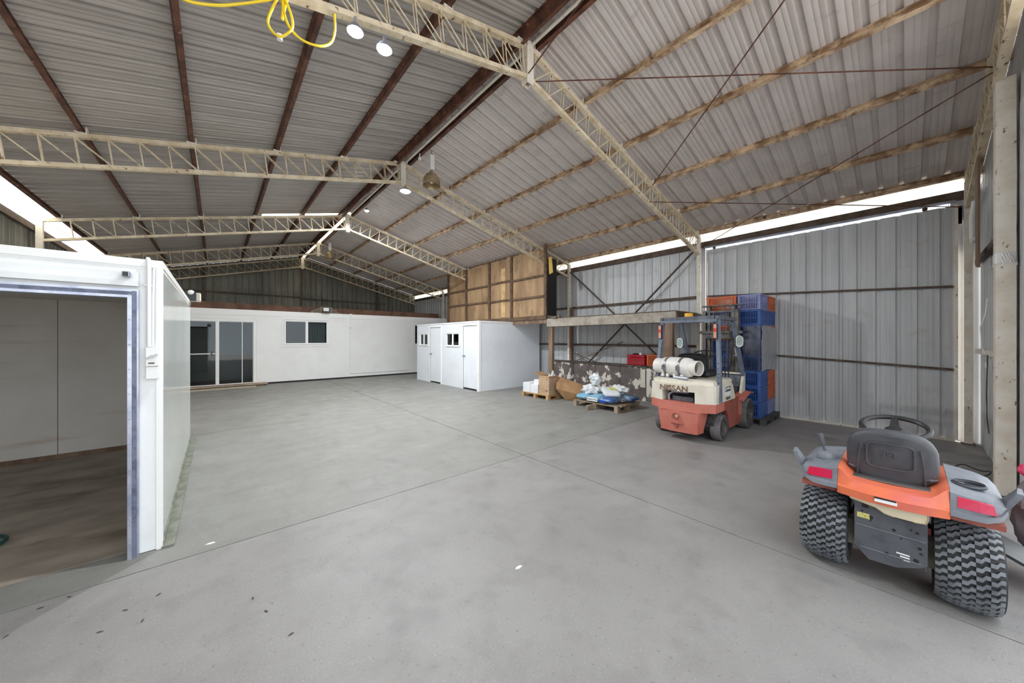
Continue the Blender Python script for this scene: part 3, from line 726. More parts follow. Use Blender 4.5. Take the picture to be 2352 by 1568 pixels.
yc.tube(smooth_pts([bp(a, b_, 3.08+.03*math.sin(i)) for i, (a, b_) in enumerate(seq)]), .009, 8)
seq = [(645,-8), (650,20), (648,45), (655,15), (662,-8)]
yc.tube(smooth_pts([bp(a, b_, 3.13) for a, b_ in seq]), .009, 8)
q = bp(642, 86, 3.08)
cord = tag(yc.build('extension_cord', m_yellow), 'yellow extension cord looped over the nearest truss', 'extension cord')
MB().lathe([(0, -.02), (.018, -.02), (.02, .02), (0, .025)], 10, c=tuple(q)).build('plug', m_white, cord)

# ================= cool room =================
CF, CBK, CXR, CT = 3.73, 7.5, -.315, 2.19
cr_floor = 1
cr = thing('cool_room', 'white insulated panel cool room with a wide open doorway at left', 'cool room', (CXR, CF, 0))
def Lx(x): return x-CXR
def Ly(y): return y-CF
MB().box(-.118, -.001, .001, .09, 0.005, CT-.002).build('front_panel', m_cool, cr, smooth=False)
MB().box(-2.3, -.118, .001, .09, 1.95, CT-.002).build('front_header', m_cool, cr, smooth=False)
MB().box(-2.3, -2.2, 0, .09, 0.005, 1.95).build('front_panel', m_cool, cr, smooth=False)
MB().box(-.08, -.001, .09, Ly(CBK), 0.005, CT).build('side_panel', m_coolside, cr, smooth=False)
MB().box(-2.3, -2.22, .09, Ly(CBK), 0.005, CT).build('side_panel', m_coolin, cr, smooth=False)
bk = MB()
for a, b_ in ((-2.22, -1.29), (-1.284, -.08)): bk.box(a, b_, Ly(CBK)-.08, Ly(CBK), .005, CT)
bk.build('back_panel', m_coolin, cr, smooth=False)
MB().box(-2.22, -.08, .09, Ly(CBK)-.08, .0015, .004).build('floor_screed', mat('brown dusty concrete', (176,164,152), (146,134,122), scale=1.6, lo=.35, hi=.65, stretch=(1,2,1), rough=.7, world=True, c3=(120,106,96), scale3=1.1, lo3=.55, hi3=.7), cr, smooth=False)
MB().box(-1.29, -1.284, Ly(CBK)-.075, Ly(CBK), .0, CT-.02).build('panel_joint', m_brace, cr, smooth=False)
MB().box(-2.22, -.08, Ly(CBK)-.11, Ly(CBK)-.08, 0, .06).build('skirting', m_timber, cr, smooth=False)
MB().box(-2.3, 0, .09, Ly(CBK), CT-.07, CT-.001).build('roof_panel', m_coolin, cr, smooth=False)
MB().box(-.03, .006, -.006, 0, 0, CT-.05).box(0, .006, 0, .03, 0, CT-.05).box(-2.3, .006, -.006, .03, CT-.05, CT+.004).box(-.03, .006, .03, Ly(CBK), CT-.045, CT+.004).build('corner_trim', m_trimw, cr, smooth=False)
MB().box(0.0, .07, -.02, Ly(CBK), 0, .015).box(0, .012, 0, Ly(CBK), .015, .05).build('kerb_angle', mat('green grey kerb', (132,134,122), (108,110,98), scale=6, rough=.6), cr, smooth=False)
# door frame: galvanised outer with blue seal and white inner
MB().box(-.172, -.150, -.045, .10, 0, 1.90).box(-2.2, -.150, -.045, .10, 1.90, 1.918).build('door_jamb', m_galv, cr, smooth=False)
MB().box(-.150, -.128, -.038, 0, 0, 1.95).box(-2.2, -.150, -.036, 0, 1.918, 1.945).build('door_seal', m_blueseal, cr, smooth=False)
MB().box(-.128, -.118, -.028, 0, 0, 1.945).box(-2.2, -.118, -.028, 0, 1.945, 1.962).build('jamb_trim', m_galv, cr, smooth=False)
rv = MB()
for z in [.12+.18*k for k in range(11)]: rv.lathe([(0, -.052), (.005, -.050), (.006, -.045)], 8, 'y', (-.161, 0, z))
rv.build('rivet', m_galv, cr, kind='stuff')
MB().box(-2.25, -.118, -.03, 0, 1.985, 2.0).box(-2.25, -.118, -.012, 0, 2.0, 2.09).box(-2.25, -.118, -.05, -.03, 1.985, 2.02).build('door_rail', m_cool, cr, smooth=False)
MB().bbox(-.195, -.155, -.075, -.012, 2.045, 2.085, .004).build('rail_stop', m_galv, cr, smooth=False)
MB().box(-.190, -.163, -.078, -.074, 2.05, 2.08).build('rail_stop_insert', m_black, cr, smooth=False)
# conduits & isolators
MB().tube([(-.075, .02, CT+.015), (-.068, -.016, CT-.0), (-.066, -.02, CT-.04), (-.066, -.02, 1.54)], .013, 10).build('conduit', m_white, cr)
MB().tube([(-.040, -.012, CT-.05), (-.046, -.012, 1.9), (-.047, -.012, 1.54)], .007, 8).build('conduit', m_white, cr)
MB().tube([(-.04, .0, 2.0), (-.09, -.018, 2.0)], .01, 8).build('conduit_saddle', m_white, cr)
iso = MB().bbox(-.083, -.013, -.05, 0, 1.395, 1.535, .004).build('isolator_switch', m_white, cr)
MB().beam((-.078, -.058, 1.455), (-.018, -.058, 1.483), .010, .014).tube([(-.048, -.05, 1.468), (-.048, -.064, 1.468)], .012, 10).build('switch_lever', mat('grey switch', (190,190,190), rough=.4), iso, smooth=False)
MB().box(-.066, -.034, -.052, -.05, 1.414, 1.424).build('rating_label', m_brace, iso, smooth=False)
MB().bbox(-.082, -.014, -.045, 0, 1.30, 1.392, .004).build('junction_box', m_white, cr)
# unit at the far top corner
ac = thing('alarm_box', 'small cream box with round white cap on top corner of the cool room', 'electrical box', (CXR, 7.05, CT))
MB().bbox(-.02, .13, .22, .42, .0, .13, .01).build('cream_box', mat('cream plastic', (222,214,200), rough=.5), ac)
MB().box(-.02, .08, .1, .2, .0, .12).build('dark_bracket', m_black, ac, smooth=False)
MB().sphere((.02, .12, .12), .04, 14, 8).build('round_cap', m_white, ac)
# hose
hz = MB(); pts = [(-1.42+.17*math.cos(a), 4.62+.17*math.sin(a), .02+.004*k) for k in range(3) for a in [2*PI*j/28 for j in range(28)]]
hz.tube(pts, .011, 8); tag(hz.build('garden_hose', m_green), 'coiled dark green hose on the cool room floor at left edge', 'hose')

# ================= forklift =================
m_fcream = mat('chipped cream paint', (226,219,203), (214,206,188), scale=4, c3=(128,104,90), scale3=13, lo3=.69, hi3=.72, rough=.5, detail=8)
m_fred = mat('faded red paint', (200,120,104), (188,102,86), scale=3, lo=.4, hi=.65, c3=(204,110,64), scale3=2.2, lo3=.62, hi3=.7, rough=.55)
m_fredd = mat('dusty red frame', (158,86,72), (136,72,60), scale=4, rough=.6)
m_post = mat('blue grey paint', (116,124,140), (98,104,118), scale=9, lo=.45, hi=.65, rough=.45)
m_postd = mat('grey guard paint', (104,108,116), (84,86,92), scale=8, rough=.5)
m_mast = mat('greasy mast steel', (122,118,116), (88,84,82), scale=8, rough=.5, metal=.3)
m_tyre = mat('grey worn tyre', (112,110,112), (96,94,96), scale=8, rough=.85)
m_tyreside = mat('dark tyre wall', (62,60,60), (80,78,76), scale=7, rough=.85)
m_rim = mat('dirty rim', (92,88,84), (62,58,56), scale=14, rough=.6)
m_tank = mat('scuffed gas cylinder', (226,222,216), (204,200,194), scale=5, lo=.5, hi=.7, rough=.5)
m_strap = mat('grey strap', (132,132,134), (104,104,106), scale=12, rough=.4, metal=.5)
m_engine = mat('engine grime', (70,68,68), (46,44,44), scale=10, rough=.7)
m_amber = mat('amber plastic', (236,176,36), rough=.3); m_redl = mat('red lens', (226,62,44), rough=.25); m_clear = mat('pale lens', (206,150,132), rough=.25)
m_lens = mat('grey work lamp lens', (176,188,184), (150,166,160), scale=9, rough=.2)
m_letter = mat('brown grey lettering', (120,96,82), rough=.6)
fk = thing('forklift', 'old red and cream forklift with a white gas cylinder, parked before the stacked crates', 'forklift', (5.50, 2.37, 0), math.radians(0))
def plan(y0, y1, x1, bow=.18, hw=.5, n=8, cham=.03):
    pts = []
    for i in range(n+1):
        y = y0+(y1-y0)*i/n; pts.append((bow*(abs(y)/hw)**2.3, y))
    return pts+[(x1, y1), (x1, y0)]
cw = MB()
cw.prism(plan(-.5, .5, .55), .775, .885, 'z'); cw.prism(plan(-.5, -.25, .45), .605, .775, 'z'); cw.prism(plan(.25, .5, .45), .605, .775, 'z')
cwo = cw.build('counterweight_cover', m_fcream, fk, smooth=False)
text_mb('NISSAN', .118, .002, .003, 1.12, frame_M((.0015, .055, .815), (0,-1,0), (0,0,1))).build('lettering', m_letter, cwo, smooth=False)
hd = MB(); hd.loft([[(.04+.14*(abs(y)/.47)**2, y, .885) for y in (-.47,-.3,-.1,.1,.3,.47)]+[(1.0,.47,.885),(1.0,-.47,.885)], [(.05+.14*(abs(y)/.47)**2, y, .935) for y in (-.46,-.3,-.1,.1,.3,.46)]+[(1.0,.46,.935),(1.0,-.46,.935)], [(.09+.14*(abs(y)/.47)**2, y*.96, .955) for y in (-.45,-.3,-.1,.1,.3,.45)]+[(.97,.43,.955),(.97,-.43,.955)]])
hd.build('engine_hood', m_fcream, fk)
rc = MB(); rc.prism([(.42,-.25),(.42,.25),(.3,.25),(.3,-.25)], .60, .775, 'z'); rc.build('radiator_recess', m_engine, fk, smooth=False)
MB().tube([(.10,.17,.61),(.10,.17,.70),(.12,.12,.745),(.14,.04,.75),(.15,-.12,.75)], .018, 10).build('exhaust_pipe', m_galv, fk)
MB().box(.12,.28,-.2,.12,.61,.68).build('muffler', m_postd, fk, smooth=False)
red = MB(); red.prism(plan(-.5, .5, .55, .17), .47, .605, 'z')
lo = [(.02,-.31),(.0,-.15),(-.005,0),(.0,.15),(.02,.31),(.25,.36),(.25,-.36)]
lo2 = [(.05,-.28),(.03,-.15),(.025,0),(.03,.15),(.05,.28),(.25,.30),(.25,-.30)]
red.loft([[(x,y,.13) for x,y in lo2], [(x,y,.16) for x,y in lo2], [(x,y,.44) for x,y in lo], [(x,y,.47) for x,y in lo]])
red.build('counterweight', m_fred, fk, ang=30)
tr = MB(); tr.lathe([(.045, -.012), (.05, -.008), (.05, .0), (.028, .0), (.028, .004), (0, .004)], 20, 'x', (-.012, .02, .385)); tr.build('tow_socket', mat('faded socket', (172,100,84), rough=.5), fk)
MB().lathe([(0,-.006),(.022,-.004),(.026,.002)], 16, 'x', (-.012,.0,.385)).build('socket_plug', mat('pale plug', (206,180,150), rough=.5), fk)
MB().bbox(-.012,.03,-.09,.09,.255,.275,.004).box(-.018,.0,-.01,.006,.185,.26).build('tow_pin', m_fredd, fk, smooth=False)
MB().box(-.0035,.0,-.27,.27,.462,.468).build('body_seam', m_fredd, fk, smooth=False)
for s in (1,-1):
    y0, y1 = (s*.44, s*.49) if s > 0 else (-.49, -.44)
    MB().prism([(.30,.60),(.30,.50),(.46,.50),(.66,.46),(.74,.36),(.80,.15),(1.36,.15),(1.42,.2),(1.42,.42),(1.28,.44),(1.28,.60)], y0, y1, 'y').build('side_frame', m_fredd, fk, smooth=False)
    sp = MB().prism([(.16,.605),(.16,.88),(.86,.90),(.94,.87),(.98,.84),(1.10,.62),(1.08,.605)], y0*.999, y1*.999, 'y').build('engine_side_panel', m_fcream, fk, smooth=False)
    if s < 0:
        MB().box(.62,.86,-.492,-.490,.755,.83).build('dealer_plate', mat('dark blue label', (62,76,88), rough=.4), sp, smooth=False)
        MB().box(.60,.86,-.4915,-.490,.69,.75).build('paper_label', m_white, sp, smooth=False)
        text_mb('NISSAN', .062, .001, .001, 1.0, frame_M((.74, -.492, .645), (1,0,0), (0,0,1))).build('lettering', mat('dark lettering', (70,66,64), rough=.6), sp, smooth=False)
        MB().box(.63,.66,-.4932,-.492,.775,.82).box(.68,.84,-.4932,-.492,.79,.815).build('plate_print', m_white, sp, smooth=False)
    # front fender
    f = MB(); yo = s*.56; yi = s*.40
    f.add([(1.28,yi,.62),(1.28,yo,.55),(1.44,yo,.60),(1.70,yo,.66),(1.86,yo,.64),(1.86,yi,.66),(1.70,yi,.68),(1.44,yi,.64),
           (1.28,yi,.60),(1.28,yo,.53),(1.44,yo,.58),(1.70,yo,.64),(1.86,yo,.62),(1.86,yi,.64),(1.70,yi,.66),(1.44,yi,.62)],
          [(0,1,2,7),(7,2,3,6),(6,3,4,5),(8,15,10,9),(15,14,11,10),(14,13,12,11),(0,8,9,1),(1,9,10,2),(2,10,11,3),(3,11,12,4),(4,12,13,5)])
    f.box(1.27,1.40,*sorted((s*.40,s*.50)),.30,.60)
    f.build('front_fender', m_fred, fk, smooth=False)
    # overhead guard posts
    MB().beam((.33,s*.505,.62),(.46,s*.435,1.92),.05,.075,up=(1,0,0)).build('rear_post', m_post, fk, smooth=False)
    hl = MB()
    for z in (1.0,1.06,1.14,1.22,.92): hl.lathe([(0,-.004),(.008,-.003),(.008,.002)], 8, 'x', (.33+.13*(z-.62)/1.30-.039, s*(.505-.07*(z-.62)/1.3), z))
    hl.build('bolt_hole', m_black, fk, kind='stuff')
    MB().beam((1.66,s*.45,.95),(1.18,s*.43,1.91),.05,.07,up=(1,0,0)).build('front_post', m_post, fk, smooth=False)
    MB().beam((.40,s*.43,1.935),(1.24,s*.43,1.935),.06,.06).build('guard_side_rail', m_postd, fk, smooth=False)
    # tail lamps
    tl = MB().bbox(.34,.40,s*.435-.02,s*.435+.03,1.60,1.84,.006).build('tail_lamp', m_black, fk)
    MB().bbox(.325,.342,s*.435-.018,s*.435+.022,1.76,1.83,.004).bbox(.325,.342,s*.435-.018,s*.435+.022,1.61,1.71,.004).build('clear_lens', m_clear, tl)
    MB().bbox(.325,.342,s*.435-.018,s*.435+.022,1.712,1.758,.004).build('red_lens', m_redl, tl)
    # work lamp
    wl = MB(); cx_, cy_, cz_ = (1.22, s*.52, 1.56) if s < 0 else (1.30, .50, 1.52)
    out = [(0, .052*math.cos(a), (.052*math.sin(a)+(.045 if math.sin(a) > 0 else -.045))) for a in [2*PI*k/24 for k in range(24)]]
    wl.loft([[(cx_-.02, cy_+b, cz_+c) for _, b, c in out], [(cx_-.02, cy_+b*.82, cz_+c*.86) for _, b, c in out], [(cx_-.012, cy_+b*.8, cz_+c*.84) for _, b, c in out]], cap=False)
    wl.loft([[(cx_-.02, cy_+b, cz_+c) for _, b, c in out], [(cx_+.03, cy_+b*.9, cz_+c*.9) for _, b, c in out], [(cx_+.05, cy_+b*.5, cz_+c*.5) for _, b, c in out]], cap=False)
    wo = wl.build('work_mirror', m_white, fk)
    MB().loft([[(cx_-.013, cy_+b*.8, cz_+c*.84) for _, b, c in out], [(cx_-.010, cy_+b*.4, cz_+c*.4) for _, b, c in out]]).build('mirror_face', m_lens, wo)
    MB().beam((cx_+.03, cy_, cz_), (cx_+.12, s*.44, cz_+.05), .015, .015).build('mirror_arm', m_black, fk, smooth=False)
for i, x in enumerate((.42, .58, .74, .90, 1.06, 1.22)):
    MB().box(x-.02, x+.02, -.41, .41, 1.945 if 0 < i < 5 else 1.91, 1.965).build('guard_bar', m_postd, fk, smooth=False)
bc = MB().lathe([(.075,1.965),(.07,1.99),(.0,1.99)], 18, c=(.70,.10,0)).build('beacon', m_clear, fk, label='orange beacon with a grey base')
MB().lathe([(.07,1.99),(.07,2.03),(.06,2.045),(0,2.05)], 18, c=(.70,.10,0)).build('beacon_dome', m_amber, bc)
MB().box(.37,.40,-.44,.44,1.87,1.91).build('guard_rear_bar', m_post, fk, smooth=False)
MB().bbox(.46,.50,-.37,-.24,1.862,1.884,.004).build('number_strip', m_white, fk)
# wheels
def fwheel(x, y, r, wd, s, nm, hubr):
    o = thing_part = MB()
    h = wd/2
    prof = [(r*.62,-h*.9),(r*.9,-h),(r*.97,-h*.86),(r,-h*.6),(r,h*.6),(r*.97,h*.86),(r*.9,h),(r*.62,h*.9)]
    o.lathe(prof, 40, 'y', (x, y, r))
    w_ = o.build(nm, m_tyre, fk)
    q = MB(); q.lathe([(r*.62,s*h*.9),(r*.72,s*h*.98),(r*.88,s*(h+.001)),(r*.9,s*h)], 40, 'y', (x,y,r)); q.build('tyre_wall', m_tyreside, w_)
    q = MB(); q.lathe([(r*.63,s*h*.92),(r*.60,s*h*.94),(r*.54,s*h*.6),(r*.40,s*h*.42),(r*.2,s*h*.45),(r*.18,s*h*.75),(0,s*h*.78)], 32, 'y', (x,y,r))
    for k in range(6):
        a = k*PI/3; q.lathe([(0,s*h*.6),(.013,s*h*.56),(.013,s*h*.4)], 8, 'y', (x+r*.32*math.cos(a), y, r+r*.32*math.sin(a)))
    q.build('rim', m_rim, w_)
for s in (1,-1):
    fwheel(.50, s*.435, .205, .15, s, 'rear_wheel', .1)
    fwheel(1.72, s*.45, .27, .19, s, 'front_wheel', .15)
MB().box(.42,.58,-.36,.36,.14,.26).box(1.62,1.82,-.36,.36,.15,.40).build('axle', m_engine, fk, smooth=False)
MB().box(.30,1.5,-.43,.43,.22,.60).build('chassis', m_engine, fk, smooth=False)
# floor, cowl
MB().box(.95,1.62,-.44,.44,.56,.60).build('floor_plate', m_engine, fk, smooth=False)
cwl = MB().prism([(1.60,.60),(1.66,.97),(1.70,.97),(1.66,.60)], -.42, .42, 'y').build('cowl', m_postd, fk, smooth=False)
MB().box(1.62,1.71,-.46,.46,.965,.99).prism([(1.48,.60),(1.66,.99),(1.72,.99),(1.70,.60)], -.47,-.43,'y').prism([(1.48,.60),(1.66,.99),(1.72,.99),(1.70,.60)], .43,.47,'y').build('cowl_rim', m_fcream, fk, smooth=False)
MB().box(1.25,1.6,-.4,.4,.6,.75).build('dash_box', m_engine, fk, smooth=False)
for i in range(3): MB().tube([(1.42,-.20-.05*i,.75),(1.40,-.20-.05*i,.95),(1.38,-.20-.05*i,1.02)], .009, 6).sphere((1.38,-.20-.05*i,1.03), .018, 8, 6).build('control_lever', m_black, fk)
# seat
st_ = MB(); st_.bbox(.62,1.06,-.24,.24,.955,1.08,.04); sto = st_.build('seat', m_black, fk)
sb = MB()
def serp(cy, cz, hw, hh, e, n=28):
    o = []
    for k in range(n):
        a = 2*PI*k/n; c, s_ = math.cos(a), math.sin(a)
        o.append((cy+hw*math.copysign(abs(c)**(2/e), c), cz+hh*math.copysign(abs(s_)**(2/e), s_)))
    return o
rings = []
for x, k in ((.56,.8),(.54,.95),(.58,1.0),(.64,1.0),(.70,.93),(.71,.75)): rings.append([(x+.02*(b-1.2), a, b) for a, b in [(0+(p[0])*k, 1.19+(p[1]-1.19)*k) for p in serp(0, 1.19, .24, .17, 4)]])
sb.loft(rings); sb.build('backrest', m_black, sto)
swm = frame_M((1.20,.05,1.31), (math.cos(.45),0,math.sin(.45)), (0,1,0))
sw = MB(); sw.tube([(.175*math.cos(a), .175*math.sin(a), 0) for a in [2*PI*k/36 for k in range(36)]], .013, 8, closed=True)
for k in range(3):
    a = k*2*PI/3+.5; sw.tube([(0,0,-.03),(.17*math.cos(a),.17*math.sin(a),0)], .010, 6)
sw.lathe([(0,-.01),(.04,-.015),(.045,-.04)], 16); sw.xf(swm); so_ = sw.build('steering_wheel', m_black, fk)
MB().tube([(1.22,.05,1.28),(1.52,.05,.72)], .025, 10).build('steering_column', m_black, so_)
# mast
for s in (1,-1):
    for (yy, h_, x0) in ((.31, 2.16, 1.90), (.24, 2.24, 1.93)):
        y0, y1 = sorted((s*yy, s*(yy-.055)))
        b = MB(); b.box(x0, x0+.012, y0, y1, .12, h_).box(x0+.11, x0+.122, y0, y1, .12, h_)
        ya, yb_ = sorted((s*yy, s*(yy-.012))); b.box(x0+.012, x0+.11, ya, yb_, .12, h_)
        b.build('mast_rail', m_mast, fk, smooth=False)
    MB().tube([(1.97,s*.17,.2),(1.97,s*.17,1.35)], .028, 12).tube([(1.97,s*.17,1.35),(1.97,s*.17,2.08)], .018, 10).build('lift_cylinder', m_mast, fk)
    MB().lathe([(.0,-.02),(.06,-.02),(.06,-.01),(.045,-.008),(.045,.008),(.06,.01),(.06,.02),(0,.02)], 18, 'y', (1.96, s*.13, 2.04)).build('chain_pulley', m_mast, fk)
    MB().tube([(1.905,s*.13,.5),(1.905,s*.13,2.04)], .009, 5).build('lift_chain', m_brace, fk)
    MB().tube([(1.2,s*.12,.5),(1.9,s*.34,.75)], .03, 10).build('tilt_cylinder', m_mast, fk)
    MB().box(2.07,2.11,s*.2-.05,s*.2+.05,.06,.62).build('fork', m_mast, fk, smooth=False)
text_mb('NISSAN', .085, .001, .001, 1.0, frame_M((1.898,-.283,1.42), (0,0,1), (0,1,0))).build('mast_lettering', m_white, fk, smooth=False)
MB().bbox(1.90,2.02,-.39,.33,2.235,2.262,.006).build('mast_top_bar', m_mast, fk)
MB().box(1.92,2.0,-.30,.30,2.12,2.15).build('mast_cross_bar', m_mast, fk, smooth=False)
MB().bbox(1.86,1.93,-.38,.36,1.70,1.755,.006).build('mast_cross_bar', m_mast, fk)
MB().bbox(1.88,1.93,-.26,.26,1.60,1.70,.006).build('mast_tie_plate', m_mast, fk)
MB().box(2.02,2.06,-.33,.33,.20,.27).box(2.02,2.06,-.33,.33,.50,.57).build('carriage', m_mast, fk, smooth=False)
MB().tube([(1.88,-.22,1.95),(1.86,-.16,1.8),(1.87,-.24,1.5),(1.88,-.2,1.2),(1.86,-.14,.9)], .012, 8).build('hydraulic_hose', m_black, fk)
MB().tube([(1.3,-.38,1.88),(1.35,-.41,1.80),(1.32,-.36,1.7)], .012, 8).build('hydraulic_hose', m_black, fk)
MB().sphere((1.84,-.31,1.62), .04, 12, 8).build('worklight', m_lampalu, fk)
# gas cylinder (own thing, strapped to the hood)
gc = thing('gas_cylinder', 'white scuffed gas cylinder lying across the back of the forklift', 'gas cylinder', (5.50+.30, 2.37+.10, 1.135), math.radians(-13))
R_ = .16
MB().lathe([(0,-.28),(.06,-.275),(.12,-.25),(.15,-.21),(R_,-.16),(R_,.20),(.15,.25),(.12,.29),(.05,.31),(0,.31)], 36, 'y').build('tank', m_tank, gc)
MB().lathe([(0,-.283),(.06,-.278),(.104,-.262)], 30, 'y').build('tank_base', m_brace, gc)
MB().lathe([(.105,-.25),(.105,-.35),(.118,-.345),(.120,-.36),(.118,-.25)], 32, 'y').build('foot_ring', m_tank, gc)
MB().lathe([(.118,.26),(.120,.40),(.132,.41),(.134,.39),(.13,.26)], 32, 'y').build('collar', m_tank, gc)
MB().lathe([(0,.30),(.03,.30),(.03,.35),(.018,.36),(.018,.40),(0,.40)], 12, 'y').tube([(0,.35,0),(-.09,.37,-.03)], .012, 8).build('valve', m_brace, gc)
for y in (-.10, .16):
    MB().lathe([(R_+.001,y-.02),(R_+.006,y-.02),(R_+.006,y+.02),(R_+.001,y+.02)], 36, 'y', closed=True).bbox(-.185,-.155,y-.03,y+.03,-.05,.03,.004).build('strap', m_strap, gc)
for y in (-.13, .0, .13, .22): MB().box(-.12,-.09,y-.02,y+.02,-.175,-.115).build('cradle_foot', m_white, gc, smooth=False)
MB().box(-.14,-.11,-.25,.28,-.18,-.165).box(.08,.11,-.25,.28,-.18,-.165).build('cradle', m_strap, gc, smooth=False)
MB().tube([(-.09,.37,-.03),(-.16,.50,-.05),(-.2,.58,-.07),(-.16,.62,-.02),(-.1,.55,-.03),(-.02,.42,-.12),(.1,.35,-.17)], .010, 8).build('gas_hose', m_black, gc)
MB().lathe([(0,-.12),(.025,-.12),(.025,.12),(0,.12)], 14, 'y', (-.17,-.16,-.157)).build('cradle_tube', m_galv, gc)

# ================= ride-on mower =================
m_or = mat('orange mower body', (226,118,82), (216,106,74), scale=2, c3=(206,104,100), scale3=2.4, lo3=.5, hi3=.7, rough=.35)
m_mgrey = mat('grey mower plastic', (126,130,138), (112,116,124), scale=6, rough=.5)
m_mplate = mat('dark grey mower plate', (84,86,92), (70,72,78), scale=6, rough=.5)
m_seat = mat('worn black vinyl', (76,77,82), (64,65,70), scale=4, rough=.5, bump=.15, bscale=60)
m_tread = mat('mower tyre', (44,45,48), (56,56,58), scale=7, rough=.75)
m_lug = mat('mower tyre lugs', (122,126,131), (88,91,96), scale=9, lo=.4, hi=.7, rough=.6)
m_tl = mat('red tail lens', (206,34,72), (196,44,84), scale=6, rough=.2)
m_tankc = mat('cream fuel tank', (226,214,186), rough=.45)
mw = thing('ride_on_mower', 'orange and grey ride-on mower with a black seat, seen from behind', 'ride-on mower', (3.44, .07, 0))
def mtyre(y, r, wd, s, nm='rear_tyre', lugs=True, x=0):
    h = wd/2
    def rad(t): return r*(1-.10*abs(t)**3.2)
    b = MB(); prof = [(r*.45,-h*.72),(r*.62,-h*.98)]+[(rad(t/8)-.004, h*t/8) for t in range(-8,9)]+[(r*.62,h*.98),(r*.45,h*.72)]
    b.lathe(prof, 56, 'y', (x,y,r)); o = b.build(nm, m_tread, mw)
    if lugs:
        L2 = MB(); NR = 34; dph = 2*PI/NR; cols = 5
        def P(t, ph, dr):
            q = rad(max(-1,min(1,t)))+dr; return (x+q*math.cos(ph), y+h*t*.98, r+q*math.sin(ph))
        for i in range(NR):
            for c in range(-1, cols+1):
                off = ((c*.9) % 1)*dph; ph0 = i*dph+off
                t0 = -1+2*(c+.10)/cols; t1 = t0+2*.98/cols
                pts = [(t0,0),(t0+(t1-t0)*.34,0),(t0+(t1-t0)*.58,.40*dph),(t1,.40*dph)]
                pts = [(max(-1.0,min(1.0,a)),b_) for a,b_ in pts]
                if pts[-1][0]-pts[0][0] < .08: continue
                th = .46*dph; top = []; bot = []
                vs = []
                for (a,b_) in pts:
                    for k in (0,1):
                        vs.append(P(a, ph0+b_+k*th, .010)); vs.append(P(a, ph0+b_+k*th, -.008))
                # per point: 0 topA 1 botA 2 topB 3 botB
                fs = []
                for k in range(3):
                    a = 4*k; d = 4*(k+1)
                    fs += [(a,d,d+2,a+2),(a+1,a,a,d)[0:0] or (a,a+1,d+1,d),(a+2,d+2,d+3,a+3)]
                fs += [(0,2,3,1),(12,13,15,14)]
                L2.add(vs, fs)
        L2.build('tread_lugs', m_lug, o, smooth=False)
    q = MB(); q.lathe([(r*.47,s*h*.72),(r*.44,s*h*.74),(r*.36,s*h*.3),(r*.12,s*h*.25),(r*.12,s*h*.6),(0,s*h*.62)], 28, 'y', (x,y,r)); q.lathe([(0,-s*h*.1),(r*.45,-s*h*.2),(r*.47,-s*h*.70)], 28, 'y', (x,y,r)); q.build('rim', m_mgrey, o)
    return o
mtyre(.315, .250, .25, 1); mtyre(-.305, .250, .25, -1)
mtyre(.33, .18, .14, 1, 'front_tyre', False, 1.12); mtyre(-.33, .18, .14, -1, 'front_tyre', False, 1.12)
MB().box(-.05,.05,-.2,.2,.16,.33).tube([(0,-.3,.25),(0,.3,.25)], .022, 10).build('rear_axle', mat('light axle metal', (170,164,152), rough=.5), mw, smooth=False)
MB().tube([(1.12,-.3,.18),(1.12,.3,.18)], .02, 8).build('front_axle', m_mplate, mw)
pt = MB(); pl_ = [(-.155,.56),(-.155,.24),(-.13,.215),(-.03,.17),(.09,.165),(.13,.21),(.155,.24),(.155,.56)]
pt.prism([(a, b_) for a, b_ in pl_], -.225, -.215, 'x'); pto = pt.build('rear_plate', m_mplate, mw, smooth=False)
hl = MB()
for (y, z, r_) in ((-.02,.40,.009),(.08,.44,.011),(-.09,.43,.006),(-.115,.42,.008),(-.125,.33,.009),(-.13,.30,.007),(.12,.47,.006),(-.11,.25,.012),(.01,.24,.009),(-.05,.36,.005)):
    hl.lathe([(0,-.0015),(r_,-.001),(r_,.001)], 12, 'x', (-.2255, y, z))
hl.box(-.2275,-.2252,.09,.12,.495,.525).box(-.2275,-.2252,.077,.083,.415,.44)
hl.build('plate_hole', m_dark, pto, kind='stuff')
MB().box(-.2270,-.2252,.085,.143,.425,.458).build('yellow_sticker', mat('yellow sticker', (206,200,120), (90,88,60), scale=80, lo=.55, hi=.6, rough=.5), pto, smooth=False)
MB().box(-.2270,-.2252,-.085,-.03,.262,.270).box(-.2270,-.2252,-.085,-.045,.246,.254).box(-.2270,-.2252,-.085,-.06,.230,.238).build('white_sticker', m_white, pto, smooth=False)
MB().box(-.229,-.2252,-.13,.13,.235,.239).box(-.229,-.2252,-.15,.15,.375,.379).build('plate_crease', m_mgrey, pto, smooth=False)
for s in (-.15,.145): MB().box(-.215,.1,s,s+.005,.2,.56).build('chassis_side', m_mplate, mw, smooth=False)
# fuel tank
tk = MB(); 
ringsf = lambda x, k: [(x, y, z) for y, z in ((.19*k,.575),(.17*k,.545),(.06,.525),(.02,.50),(-.02,.492),(-.10,.492),(-.15*k,.50),(-.16*k,.53),(-.16*k,.58),(0,.60))]
tk.loft([ringsf(-.255,.95), ringsf(-.265,1.0), ringsf(-.19,1.0)]); tk.build('fuel_tank', m_tankc, mw)
